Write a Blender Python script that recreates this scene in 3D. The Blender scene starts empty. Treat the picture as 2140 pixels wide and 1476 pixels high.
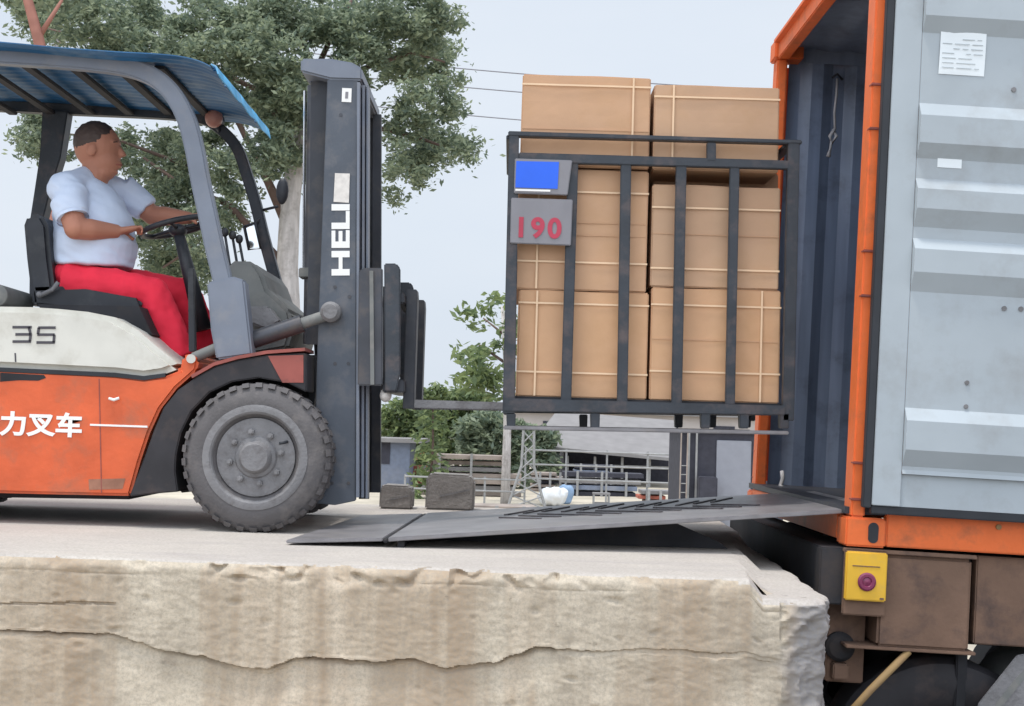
import bpy, bmesh, math, random
from mathutils import Vector, Matrix, noise
R = math.radians
SC = bpy.context.scene
COL = SC.collection
random.seed(7)

# ------------------------------------------------------------------ camera
FPX = 2891.0; CX, CY = 1070.0, 738.0
PITCH, ROLL = R(2.83), R(1.7)
CAM = Vector((0, 0, 0.557))
fw = Vector((0, math.cos(PITCH), math.sin(PITCH)))
r0 = Vector((1, 0, 0)); u0 = Vector((0, -math.sin(PITCH), math.cos(PITCH)))
rt = math.cos(ROLL) * r0 + math.sin(ROLL) * u0
up = -math.sin(ROLL) * r0 + math.cos(ROLL) * u0
cd = bpy.data.cameras.new('camera'); cam = bpy.data.objects.new('camera', cd); COL.objects.link(cam)
cam.matrix_world = Matrix(((rt.x, up.x, -fw.x, CAM.x), (rt.y, up.y, -fw.y, CAM.y), (rt.z, up.z, -fw.z, CAM.z), (0, 0, 0, 1)))
cd.sensor_width = 36; cd.lens = 36 * FPX / 2140; cd.clip_start = 0.05; cd.clip_end = 2000
SC.camera = cam

# ------------------------------------------------------------------ world and sun
SUN = Vector((-0.22, -0.16, 0.95)).normalized()
el = math.asin(SUN.z); az = math.atan2(SUN.x, SUN.y)
wd = bpy.data.worlds.new('World'); SC.world = wd; wd.use_nodes = True
nt = wd.node_tree; bg = nt.nodes['Background']
sky = nt.nodes.new('ShaderNodeTexSky'); sky.sky_type = 'NISHITA'; sky.sun_disc = False
sky.sun_elevation = el; sky.sun_rotation = az; sky.dust_density = 4; sky.air_density = 1.2
mx = nt.nodes.new('ShaderNodeMix'); mx.data_type = 'RGBA'; mx.inputs[0].default_value = 0.88
tcw = nt.nodes.new('ShaderNodeTexCoord'); nzw = nt.nodes.new('ShaderNodeTexNoise'); nzw.inputs['Scale'].default_value = 2.2
nzw.inputs['Detail'].default_value = 5
crw = nt.nodes.new('ShaderNodeValToRGB')
crw.color_ramp.elements[0].position = 0.3; crw.color_ramp.elements[0].color = (7.5, 8.35, 9.5, 1)
crw.color_ramp.elements[1].position = 0.75; crw.color_ramp.elements[1].color = (8.6, 9.2, 10.0, 1)
mpw = nt.nodes.new('ShaderNodeMapping'); mpw.inputs['Scale'].default_value = (1, 1, 3)
nt.links.new(tcw.outputs['Generated'], mpw.inputs[0]); nt.links.new(mpw.outputs[0], nzw.inputs['Vector'])
nt.links.new(nzw.outputs['Fac'], crw.inputs[0])
dtw = nt.nodes.new('ShaderNodeVectorMath'); dtw.operation = 'DOT_PRODUCT'; dtw.inputs[1].default_value = (-0.12, -0.55, 0.83)   # unseen sky brightening added high behind the camera to lift camera-facing sides
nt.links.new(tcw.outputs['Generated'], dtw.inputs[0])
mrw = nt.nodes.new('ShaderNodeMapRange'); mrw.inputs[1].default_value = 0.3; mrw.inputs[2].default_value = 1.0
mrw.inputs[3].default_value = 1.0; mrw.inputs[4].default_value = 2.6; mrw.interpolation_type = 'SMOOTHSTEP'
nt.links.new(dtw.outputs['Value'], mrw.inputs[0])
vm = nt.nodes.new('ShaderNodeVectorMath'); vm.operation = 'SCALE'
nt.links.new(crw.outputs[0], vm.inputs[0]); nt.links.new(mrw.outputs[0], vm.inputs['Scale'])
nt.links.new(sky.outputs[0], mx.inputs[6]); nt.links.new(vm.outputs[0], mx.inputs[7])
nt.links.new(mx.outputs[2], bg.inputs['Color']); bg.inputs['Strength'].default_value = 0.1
ld = bpy.data.lights.new('sun', 'SUN'); ld.energy = 2.2; ld.angle = R(9); ld.color = (1, 0.95, 0.87)
sun = bpy.data.objects.new('sun', ld); COL.objects.link(sun); sun.rotation_euler = SUN.to_track_quat('Z', 'Y').to_euler()
SC.view_settings.view_transform = 'Standard'; SC.view_settings.look = 'None'
SC.view_settings.exposure = 0.03; SC.view_settings.gamma = 1

# ------------------------------------------------------------------ helpers
def W(px, py, Y):
    d = fw * FPX + rt * (px - CX) - up * (py - CY)
    return CAM + d * ((Y - CAM.y) / d.y)
def WZ(px, py, z):
    d = fw * FPX + rt * (px - CX) - up * (py - CY)
    return CAM + d * ((z - CAM.z) / d.z)
def lin(c):
    return tuple(((v / 255) / 12.92 if v / 255 <= 0.04045 else ((v / 255 + 0.055) / 1.055) ** 2.4) for v in c)

def mat(name, col, rough=0.6, metal=0.0, var=0.12, scale=6.0, bump=0.0, bscale=40.0, dirt=None, dscale=3.0, damt=0.35, stretch=None, spec=0.4, trans=0.0):
    m = bpy.data.materials.new(name); m.use_nodes = True
    n = m.node_tree.nodes; l = m.node_tree.links; p = n['Principled BSDF']
    p.inputs['Roughness'].default_value = rough; p.inputs['Metallic'].default_value = metal
    p.inputs['Specular IOR Level'].default_value = spec
    tc = n.new('ShaderNodeTexCoord'); mp = n.new('ShaderNodeMapping')
    l.new(tc.outputs['Object'], mp.inputs[0])
    if stretch: mp.inputs['Scale'].default_value = stretch
    nz = n.new('ShaderNodeTexNoise'); nz.inputs['Scale'].default_value = scale; nz.inputs['Detail'].default_value = 6
    l.new(mp.outputs[0], nz.inputs['Vector'])
    cr = n.new('ShaderNodeValToRGB')
    cr.color_ramp.elements[0].position = 0.3; cr.color_ramp.elements[1].position = 0.7
    cr.color_ramp.elements[0].color = tuple(c * (1 - var) for c in col) + (1,)
    cr.color_ramp.elements[1].color = tuple(min(1, c * (1 + var)) for c in col) + (1,)
    l.new(nz.outputs['Fac'], cr.inputs[0]); out = cr.outputs[0]
    if dirt:
        n2 = n.new('ShaderNodeTexNoise'); n2.inputs['Scale'].default_value = dscale; n2.inputs['Detail'].default_value = 8
        n2.inputs['Roughness'].default_value = 0.65
        l.new(tc.outputs['Object'], n2.inputs['Vector'])
        c2 = n.new('ShaderNodeValToRGB'); c2.color_ramp.elements[0].position = 0.5; c2.color_ramp.elements[1].position = 0.72
        c2.color_ramp.elements[0].color = (0, 0, 0, 1); c2.color_ramp.elements[1].color = (damt, damt, damt, 1)
        l.new(n2.outputs['Fac'], c2.inputs[0])
        mm = n.new('ShaderNodeMix'); mm.data_type = 'RGBA'; l.new(c2.outputs[0], mm.inputs[0])
        l.new(out, mm.inputs[6]); mm.inputs[7].default_value = tuple(dirt) + (1,); out = mm.outputs[2]
    l.new(out, p.inputs['Base Color'])
    if bump:
        n3 = n.new('ShaderNodeTexNoise'); n3.inputs['Scale'].default_value = bscale; n3.inputs['Detail'].default_value = 5
        l.new(tc.outputs['Object'], n3.inputs['Vector'])
        b = n.new('ShaderNodeBump'); b.inputs['Strength'].default_value = bump; b.inputs['Distance'].default_value = 0.01
        l.new(n3.outputs['Fac'], b.inputs['Height']); l.new(b.outputs[0], p.inputs['Normal'])
    return m

class MB:
    def __init__(s): s.v = []; s.f = []
    def add(s, vs, fs):
        o = len(s.v); s.v += [Vector(v) for v in vs]; s.f += [tuple(i + o for i in f) for f in fs]; return s
    def box(s, x0, x1, y0, y1, z0, z1, M=None):
        vs = [Vector(p) for p in ((x0,y0,z0),(x1,y0,z0),(x1,y1,z0),(x0,y1,z0),(x0,y0,z1),(x1,y0,z1),(x1,y1,z1),(x0,y1,z1))]
        if M: vs = [M @ v for v in vs]
        return s.add(vs, [(0,3,2,1),(4,5,6,7),(0,1,5,4),(1,2,6,5),(2,3,7,6),(3,0,4,7)])
    def prism(s, poly, y0, y1):          # poly = [(x,z)], extruded along y
        n = len(poly); a = sum(poly[i][0]*poly[(i+1)%n][1]-poly[(i+1)%n][0]*poly[i][1] for i in range(n))
        if a < 0: poly = poly[::-1]
        vs = [(x, y0, z) for x, z in poly] + [(x, y1, z) for x, z in poly]
        return s.add(vs, [tuple(range(n)), tuple(range(2*n-1, n-1, -1))] + [(i, i+n, (i+1)%n+n, (i+1)%n) for i in range(n)])
    def pp(s, pts, y0, y1, Y=None):      # outline measured at depth Y
        Y = Y or y0
        return s.prism([(W(a, b, Y).x, W(a, b, Y).z) for a, b in pts], y0, y1)
    def tube(s, path, r, n=8, cap=True, ry=None):
        path = [Vector(p) for p in path]; rs = r if isinstance(r, (list, tuple)) else [r]*len(path)
        o = len(s.v); ref = Vector((0.0, 1.0, 0.0)); prev = None
        for i, p in enumerate(path):
            t = (path[min(i+1, len(path)-1)] - path[max(i-1, 0)]).normalized()
            a = prev if prev is not None else (ref.cross(t) if abs(t.y) < 0.95 else Vector((1, 0, 0)).cross(t))
            a = (a - t * a.dot(t)).normalized(); b = t.cross(a); prev = a
            for k in range(n):
                g = 2*math.pi*k/n; s.v.append(p + (a*math.cos(g) + b*math.sin(g))*rs[i])
        for i in range(len(path)-1):
            for k in range(n):
                s.f.append((o+i*n+k, o+i*n+(k+1)%n, o+(i+1)*n+(k+1)%n, o+(i+1)*n+k))
        if cap:
            s.f.append(tuple(o+k for k in range(n))[::-1]); e = o+(len(path)-1)*n; s.f.append(tuple(e+k for k in range(n)))
        return s
    def cyl(s, a, b, r, n=24): return s.tube([a, b], r, n)
    def ell(s, c, rad, n=16, m=10, M=None):
        c = Vector(c); vs = []; fs = []
        for i in range(m+1):
            th = math.pi*i/m
            for k in range(n):
                g = 2*math.pi*k/n
                v = Vector((rad[0]*math.sin(th)*math.cos(g), rad[1]*math.sin(th)*math.sin(g), rad[2]*math.cos(th)))
                vs.append(c + (M @ v if M else v))
        for i in range(m):
            for k in range(n): fs.append((i*n+k, (i+1)*n+k, (i+1)*n+(k+1)%n, i*n+(k+1)%n))
        return s.add(vs, fs)
    def lathe_y(s, c, prof, n=64, rfun=None):   # prof = [(r, y offset)], axis = +Y through c
        c = Vector(c); o = len(s.v)
        for j, (r, y) in enumerate(prof):
            for k in range(n):
                g = 2*math.pi*k/n; rr = r + (rfun(j, g) if rfun else 0)
                s.v.append(c + Vector((rr*math.cos(g), y, rr*math.sin(g))))
        for j in range(len(prof)-1):
            for k in range(n): s.f.append((o+j*n+k, o+j*n+(k+1)%n, o+(j+1)*n+(k+1)%n, o+(j+1)*n+k))
        return s
    def ribbon(s, path, w, y0, y1):      # flat bar bent along a path in the XZ plane
        P = [Vector((p[0], p[1])) for p in path]; L = []; Rr = []
        for i, p in enumerate(P):
            t = (P[min(i+1, len(P)-1)] - P[max(i-1, 0)]).normalized(); nn = Vector((-t.y, t.x))
            ww = w[i] if isinstance(w, (list, tuple)) else w
            L.append(p + nn*ww/2); Rr.append(p - nn*ww/2)
        vs = []
        for a, b in zip(L, Rr): vs += [(a.x, y0, a.y), (b.x, y0, b.y), (b.x, y1, b.y), (a.x, y1, a.y)]
        fs = [(0,1,2,3)]
        for i in range(len(P)-1):
            for k in range(4): fs.append((i*4+k, i*4+4+k, i*4+4+(k+1)%4, i*4+(k+1)%4))
        e = (len(P)-1)*4; fs.append((e+3, e+2, e+1, e)); return s.add(vs, fs)
    def grid(s, nu, nv, fn):
        o = len(s.v)
        for i in range(nu):
            for j in range(nv): s.v.append(Vector(fn(i/(nu-1), j/(nv-1))))
        for i in range(nu-1):
            for j in range(nv-1):
                a = o+i*nv+j; s.f.append((a, a+nv, a+nv+1, a+1))
        return s
    def build(s, name, m, parent=None, bevel=0.0, smooth=False, local=False, auto=None, fixn=True):
        off = Vector((0, 0, 0))
        if parent is not None and not local:
            q = parent
            while q is not None: off = off + Vector(q.location); q = q.parent
        me = bpy.data.meshes.new(name); me.from_pydata([tuple(v - off) for v in s.v], [], s.f)
        if fixn or bevel:
            bm = bmesh.new(); bm.from_mesh(me)
            bmesh.ops.recalc_face_normals(bm, faces=bm.faces)
            if bevel:
                ed = [e for e in bm.edges if len(e.link_faces) == 2 and e.calc_face_angle(0) > 0.6]
                bmesh.ops.bevel(bm, geom=ed, offset=bevel, segments=2, affect='EDGES', clamp_overlap=True)
            bm.to_mesh(me); bm.free()
        me.materials.append(m)
        if smooth:
            for p in me.polygons: p.use_smooth = True
            if auto is not None:
                try: me.set_sharp_from_angle(angle=R(auto))
                except Exception: pass
        o = bpy.data.objects.new(name, me); COL.objects.link(o)
        if parent is not None: o.parent = parent
        return o

def tag(o, label=None, cat=None, group=None, kind=None):
    if label: o['label'] = label
    if cat: o['category'] = cat
    if group: o['group'] = group
    if kind: o['kind'] = kind
    return o
def thing(name, label, cat, loc=(0, 0, 0), group=None, rot=None):
    o = bpy.data.objects.new(name, None); COL.objects.link(o); o.location = loc; o.empty_display_size = 0.1
    if rot: o.rotation_euler = rot
    return tag(o, label, cat, group)
def clone(o, loc, label, rz=None):
    c = o.copy(); COL.objects.link(c); c.location = loc; c['label'] = label
    if rz is not None: c.rotation_euler.z = rz
    for ch in list(o.children):
        d = ch.copy(); COL.objects.link(d); d.parent = c
        for g in list(ch.children):
            e = g.copy(); COL.objects.link(e); e.parent = d
    return c
def text(s, size, name, m, parent, org, xd, yd, local=False, ext=0.0015, bold=0.0, sx=1.0, align='LEFT', label=None, space=1.0):
    cu = bpy.data.curves.new('t', 'FONT'); cu.body = s; cu.size = size; cu.extrude = ext; cu.offset = bold; cu.align_x = align; cu.space_character = space
    to = bpy.data.objects.new('t', cu); COL.objects.link(to)
    dg = bpy.context.evaluated_depsgraph_get(); dg.update()
    me = bpy.data.meshes.new_from_object(to.evaluated_get(dg)); bpy.data.objects.remove(to)
    xd = Vector(xd).normalized(); yd = Vector(yd).normalized(); zd = xd.cross(yd); org = Vector(org)
    if parent is not None and not local:
        q = parent
        while q is not None: org = org - Vector(q.location); q = q.parent
    for v in me.vertices: v.co = org + xd*v.co.x*sx + yd*v.co.y + zd*v.co.z
    me.materials.clear(); me.materials.append(m)
    o = bpy.data.objects.new(name, me); COL.objects.link(o); o.parent = parent
    if label: o['label'] = label
    return o
def remeshed(mb, name, m, parent, voxel=0.008, smooth=6):
    o = mb.build(name, m, None)
    a = o.modifiers.new('r', 'REMESH'); a.mode = 'VOXEL'; a.voxel_size = voxel
    b = o.modifiers.new('s', 'SMOOTH'); b.iterations = smooth; b.factor = 0.5
    dg = bpy.context.evaluated_depsgraph_get(); dg.update()
    me = bpy.data.meshes.new_from_object(o.evaluated_get(dg)); bpy.data.objects.remove(o)
    off = Vector((0, 0, 0)); q = parent
    while q is not None: off = off + Vector(q.location); q = q.parent
    for v in me.vertices: v.co -= off
    for p in me.polygons: p.use_smooth = True
    me.materials.clear(); me.materials.append(m)
    o = bpy.data.objects.new(name, me); COL.objects.link(o); o.parent = parent; return o

# ------------------------------------------------------------------ materials
M = {}
M['orange'] = mat('orange_paint', (0.62, 0.11, 0.035), 0.45, dirt=(0.30, 0.12, 0.07), dscale=5, damt=0.7, var=0.14, bump=0.15)
M['corange'] = mat('container_orange', (0.74, 0.15, 0.035), 0.5, dirt=(0.33, 0.10, 0.04), dscale=6, damt=0.75, var=0.12, bump=0.1)
M['white'] = mat('hood_white', (0.60, 0.585, 0.53), 0.45, dirt=(0.36, 0.33, 0.27), dscale=4, damt=0.6, var=0.06)
M['slate'] = mat('slate_paint', (0.078, 0.090, 0.112), 0.5, dirt=(0.17, 0.16, 0.16), dscale=7, damt=0.6, var=0.12, bump=0.1)
M['guard'] = mat('guard_paint', (0.17, 0.19, 0.235), 0.45, dirt=(0.26, 0.25, 0.25), dscale=8, damt=0.5, var=0.1)
M['dark'] = mat('dark_steel', (0.030, 0.033, 0.042), 0.5, dirt=(0.10, 0.085, 0.075), dscale=9, damt=0.5, var=0.2)
M['grease'] = mat('greasy_steel', (0.06, 0.062, 0.072), 0.35, 0.3, dirt=(0.15, 0.12, 0.10), dscale=9, damt=0.5, var=0.2)
M['chrome'] = mat('rod_chrome', (0.7, 0.7, 0.72), 0.2, 0.9, var=0.05)
M['rubber'] = mat('dusty_rubber', (0.105, 0.098, 0.100), 0.85, dirt=(0.20, 0.18, 0.17), dscale=9, damt=0.6, var=0.15, bump=0.3, bscale=80)
M['fender'] = mat('fender_rubber', (0.030, 0.028, 0.032), 0.7, dirt=(0.10, 0.07, 0.06), dscale=5, damt=0.6, var=0.25)
M['rustred'] = mat('worn_red', (0.28, 0.075, 0.06), 0.6, dirt=(0.10, 0.05, 0.045), dscale=9, damt=0.8, var=0.2)
M['rim'] = mat('dusty_rim', (0.19, 0.185, 0.19), 0.65, dirt=(0.10, 0.09, 0.09), dscale=14, damt=0.7, var=0.18, bump=0.4, bscale=60)
M['dash'] = mat('grey_plastic', (0.155, 0.16, 0.155), 0.7, dirt=(0.26, 0.24, 0.22), dscale=8, damt=0.7, var=0.15)
M['blue'] = mat('blue_sheet', (0.022, 0.11, 0.25), 0.5, var=0.25, scale=4, dirt=(0.18, 0.26, 0.34), dscale=6, damt=0.6)
M['bluelip'] = mat('sunlit_blue_sheet', (0.04, 0.38, 0.70), 0.5, var=0.25, scale=9, dirt=(0.25, 0.30, 0.38), dscale=9, damt=0.7)  # same roof sheet, sunlight through its edge painted in as brighter blue
M['card'] = mat('cardboard', (0.53, 0.325, 0.20), 0.85, var=0.07, scale=3, dirt=(0.50, 0.29, 0.15), dscale=2.2, damt=0.6, bump=0.15, bscale=12)
M['card2'] = mat('cardboard_flaps', (0.66, 0.425, 0.25), 0.85, var=0.05)
M['card3'] = mat('cardboard_greyer', (0.50, 0.32, 0.205), 0.85, var=0.08, scale=3, dirt=(0.44, 0.27, 0.15), dscale=3, damt=0.6, bump=0.15, bscale=12)
M['card4'] = mat('cardboard_orange', (0.56, 0.335, 0.195), 0.85, var=0.08, scale=3, dirt=(0.50, 0.29, 0.15), dscale=2.6, damt=0.7, bump=0.15, bscale=12)
M['strap'] = mat('cream_strap', (0.76, 0.54, 0.35), 0.5, var=0.05)
M['cage'] = mat('cage_steel', (0.034, 0.040, 0.050), 0.5, dirt=(0.12, 0.09, 0.085), dscale=8, damt=0.7, var=0.18, bump=0.15)
M['sign_grey'] = mat('board_grey', (0.22, 0.215, 0.235), 0.6, var=0.08, dirt=(0.15, 0.14, 0.14), dscale=6, damt=0.4)
M['sign_blue'] = mat('board_blue', (0.02, 0.12, 0.72), 0.4, var=0.06)
M['red'] = mat('stencil_red', (0.42, 0.045, 0.08), 0.6, var=0.1)
M['plain_white'] = mat('letter_white', (0.80, 0.79, 0.77), 0.5, var=0.03)
M['char'] = mat('letter_dark', (0.06, 0.055, 0.065), 0.5, var=0.05)
M['labelw'] = mat('label_cream', (0.66, 0.62, 0.58), 0.5, var=0.12, scale=40)
M['cloth'] = mat('pale_blue_cotton', (0.62, 0.70, 0.86), 0.9, var=0.05, bump=0.5, bscale=9)
M['trous'] = mat('red_cotton', (0.80, 0.028, 0.060), 0.85, var=0.12, bump=0.5, bscale=8)
M['skin'] = mat('skin', (0.43, 0.19, 0.125), 0.55, var=0.08, spec=0.3)
M['hair'] = mat('hair', (0.060, 0.040, 0.034), 0.6, var=0.3)
M['black'] = mat('black_vinyl', (0.022, 0.024, 0.030), 0.45, var=0.3, dirt=(0.09, 0.09, 0.09), dscale=9, damt=0.4)
M['inner'] = mat('shaded_interior_grey', (0.18, 0.225, 0.32), 0.32, var=0.15, scale=3, stretch=(6, 6, 0.6), dirt=(0.05, 0.05, 0.06), dscale=4, damt=0.6)  # door paint made darker, the shade inside the container is in the colour
M['door'] = mat('door_grey', (0.375, 0.415, 0.445), 0.55, var=0.07, scale=2.2, dirt=(0.27, 0.27, 0.27), dscale=3.4, damt=0.55, bump=0.12, bscale=9)
M['gasket'] = mat('gasket_rubber', (0.025, 0.028, 0.034), 0.6, var=0.2)
M['paper'] = mat('paper', (0.74, 0.78, 0.80), 0.7, var=0.03)
M['ink'] = mat('ink_grey', (0.42, 0.46, 0.48), 0.7, var=0.05)
M['plate'] = mat('ramp_steel', (0.215, 0.205, 0.212), 0.42, 0.25, dirt=(0.27, 0.25, 0.24), dscale=3.5, damt=0.8, var=0.2, bump=0.3, bscale=25)
M['plate_edge'] = mat('ramp_edge', (0.10, 0.09, 0.095), 0.5, 0.2, var=0.3, scale=20)
M['rustbrown'] = mat('rusty_brown', (0.175, 0.105, 0.072), 0.8, dirt=(0.065, 0.045, 0.042), dscale=5, damt=0.9, var=0.15, bump=0.2)
M['undercar'] = mat('underbody_black', (0.022, 0.022, 0.026), 0.8, var=0.3, dirt=(0.07, 0.05, 0.04), dscale=5, damt=0.5)
M['yellow'] = mat('lamp_yellow', (0.72, 0.42, 0.035), 0.5, var=0.08, dirt=(0.5, 0.33, 0.1), dscale=10, damt=0.5)
M['purple'] = mat('reflector_red', (0.20, 0.035, 0.085), 0.25, var=0.1)
M['polish'] = mat('pole_ochre', (0.30, 0.195, 0.085), 0.7, var=0.2, dirt=(0.2, 0.12, 0.07), dscale=12, damt=0.7)
M['rope'] = mat('rope_grey', (0.42, 0.41, 0.42), 0.9, var=0.2)
M['lampglass'] = mat('lamp_pinkish', (0.46, 0.22, 0.18), 0.35, var=0.15)
M['mirror'] = mat('mirror_glass', (0.75, 0.78, 0.8), 0.05, 1.0, var=0.02)
M['block'] = mat('concrete_block', (0.24, 0.225, 0.215), 0.9, var=0.15, scale=14, bump=0.6, bscale=50)

# ------------------------------------------------------------------ ground (one sheet)
GZ = -1.42; GY = -1.95
def ground_h(x, y):
    t = min(1, max(0, (y - 9.5) / 14)); t = t*t*(3-2*t)
    z = GZ + (GY - GZ)*t
    return z + 0.05*noise.noise(Vector((x*0.35, y*0.35, 0))) + (0.02*noise.noise(Vector((x*3, y*3, 4))) if y < 14 else 0)
xs = [-900, -300, -120] + [-60+i*1.5 for i in range(81)] + [120, 300, 900]
ys = [-20, -5] + [i*0.4 for i in range(0, 50)] + [20+i*1.5 for i in range(50)] + [120, 180, 300, 600, 1200]
g = MB(); o0 = 0
for x in xs:
    for y in ys: g.v.append(Vector((x, y, ground_h(x, y))))
for i in range(len(xs)-1):
    for j in range(len(ys)-1):
        a = i*len(ys)+j; g.f.append((a, a+len(ys), a+len(ys)+1, a+1))
M['soil'] = mat('sandy_soil', (0.46, 0.41, 0.33), 0.95, var=0.2, scale=0.5, dirt=(0.22, 0.20, 0.16), dscale=0.35, damt=0.75, bump=0.6, bscale=6)
tag(g.build('ground', M['soil'], smooth=True), kind='structure')

M['asphalt'] = mat('dark_asphalt', (0.085, 0.082, 0.080), 0.9, var=0.2, scale=3, dirt=(0.2, 0.18, 0.15), dscale=1.5, damt=0.5, bump=0.5, bscale=60)
g = MB(); nxa, nya = 70, 60
g.grid(nxa, nya, lambda u, v: (1.45+13*u, -6+15.2*v, ground_h(1.45+13*u, -6+15.2*v)+0.015))
tag(g.build('added_dark_apron', M['asphalt'], smooth=True), kind='structure')  # dark sheet, mostly unseen, added to cut ground bounce onto the door ribs
# ------------------------------------------------------------------ concrete loading dock
def concrete(name, top):
    m = bpy.data.materials.new(name); m.use_nodes = True
    n = m.node_tree.nodes; l = m.node_tree.links; p = n['Principled BSDF']; p.inputs['Roughness'].default_value = 0.9
    p.inputs['Specular IOR Level'].default_value = 0.2
    tc = n.new('ShaderNodeTexCoord')
    def nz(sc, stretch=None, det=6, rough=0.6):
        mp = n.new('ShaderNodeMapping'); l.new(tc.outputs['Object'], mp.inputs[0])
        if stretch: mp.inputs['Scale'].default_value = stretch
        t = n.new('ShaderNodeTexNoise'); t.inputs['Scale'].default_value = sc; t.inputs['Detail'].default_value = det
        t.inputs['Roughness'].default_value = rough; l.new(mp.outputs[0], t.inputs['Vector']); return t.outputs['Fac']
    def ramp(src, stops):
        c = n.new('ShaderNodeValToRGB'); l.new(src, c.inputs[0])
        while len(c.color_ramp.elements) < len(stops): c.color_ramp.elements.new(0.5)
        for e, (pos, colr) in zip(c.color_ramp.elements, stops): e.position = pos; e.color = tuple(colr) + (1,)
        return c.outputs[0]
    def mixc(f, a, b):
        q = n.new('ShaderNodeMix'); q.data_type = 'RGBA'; l.new(f, q.inputs[0]); l.new(a, q.inputs[6])
        if isinstance(b, tuple): q.inputs[7].default_value = b + (1,)
        else: l.new(b, q.inputs[7])
        return q.outputs[2]
    if top:
        base = ramp(nz(1.2), [(0.3, (0.42, 0.385, 0.36)), (0.7, (0.54, 0.50, 0.45))])
        c = mixc(ramp(nz(2.5, (0.5, 3, 1)), [(0.5, (0, 0, 0)), (0.75, (0.6, 0.6, 0.6))]), base, (0.36, 0.33, 0.33))
    else:
        base = ramp(nz(2.4, None, 10, 0.72), [(0.3, (0.37, 0.315, 0.25)), (0.5, (0.48, 0.415, 0.33)), (0.70, (0.58, 0.51, 0.41))])
        c = mixc(ramp(nz(4.0, (1, 1, 0.07), 3), [(0.44, (0, 0, 0)), (0.52, (0.6, 0.6, 0.6)), (0.66, (0.9, 0.9, 0.9))]), base, (0.36, 0.270, 0.190))
        c = mixc(ramp(nz(6.5, (1, 1, 0.06), 3), [(0.5, (0, 0, 0)), (0.7, (0.6, 0.6, 0.6))]), c, (0.68, 0.60, 0.49))
        c = mixc(ramp(nz(3.0, None, 8, 0.7), [(0.58, (0, 0, 0)), (0.64, (0.45, 0.45, 0.45)), (0.75, (0.6, 0.6, 0.6))]), c, (0.30, 0.25, 0.195))
        c = mixc(ramp(nz(9.0, (1, 1, 1.6), 12, 0.8), [(0.60, (0, 0, 0)), (0.66, (0.7, 0.7, 0.7))]), c, (0.22, 0.18, 0.14))
        # grey bare concrete where the corner has broken off
        ge = n.new('ShaderNodeSeparateXYZ'); l.new(tc.outputs['Object'], ge.inputs[0])
        ad = n.new('ShaderNodeMath'); ad.operation = 'MULTIPLY_ADD'; ad.inputs[1].default_value = 0.25; l.new(nz(4), ad.inputs[0]); l.new(ge.outputs[0], ad.inputs[2])
        gz = n.new('ShaderNodeMath'); gz.operation = 'MULTIPLY_ADD'; gz.inputs[1].default_value = -0.25; l.new(ge.outputs[2], gz.inputs[0]); l.new(ad.outputs[0], gz.inputs[2])
        gz.inputs[1].default_value = -0.30
        c = mixc(ramp(gz.outputs[0], [(0.0, (0, 0, 0)), (1.0, (1, 1, 1))]), c, (0.45, 0.43, 0.44)) if False else c
        lt = n.new('ShaderNodeMapRange'); lt.inputs[1].default_value = 2.14; lt.inputs[2].default_value = 2.24; l.new(ad.outputs[0], lt.inputs[0])
        c = mixc(lt.outputs[0], c, (0.265, 0.250, 0.250))
    fine = ramp(nz(85, None, 6, 0.75), [(0.44, (0, 0, 0)), (0.60, (0.50, 0.50, 0.50))])
    c = mixc(fine, c, (0.30, 0.27, 0.23))
    l.new(c, p.inputs['Base Color'])
    b = n.new('ShaderNodeBump'); b.inputs['Strength'].default_value = 0.7; b.inputs['Distance'].default_value = 0.005
    l.new(nz(55, None, 10, 0.8), b.inputs['Height']); l.new(b.outputs[0], p.inputs['Normal'])
    return m
M['conc_face'] = concrete('dock_face_concrete', False); M['conc_top'] = concrete('dock_top_concrete', True)
dock = thing('loading_dock', 'cracked tan concrete loading dock with a broken right corner', 'loading dock', (-1, 5.3, GZ))
# plan path of the rim: along the front edge, round the broken corner, then along the end
eA = WZ(0, 1160, 0); eB = WZ(1600, 1214, 0)
def rim(px, py): q = WZ(px, py, 0); return Vector((q.x, q.y))
pts = [Vector((-5.2, eA.y + (eA.y-eB.y)/(eB.x-eA.x)*3.2))]
sl = (eB.y - eA.y) / (eB.x - eA.x)
def fy(x): return eA.y + sl*(x - eA.x)
pts = [Vector((-5.2, fy(-5.2))), Vector((1.04, fy(1.04))), Vector((1.12, fy(1.12)+0.02)), Vector((1.19, fy(1.19)+0.07)), Vector((1.235, 5.36)), Vector((1.27, 6.0)), Vector((1.36, 8.9))]
seg = []
def densify(P, step):
    out = []
    for a, b in zip(P, P[1:]):
        k = max(1, int((b-a).length/step))
        for i in range(k): out.append(a + (b-a)*i/k)
    out.append(P[-1]); return out
path = densify(pts[:1] + [Vector((-2.3, fy(-2.3)))], 0.06)[:-1] + densify([Vector((-2.3, fy(-2.3)))] + pts[1:5], 0.010)[:-1] + densify(pts[4:], 0.04)
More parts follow.
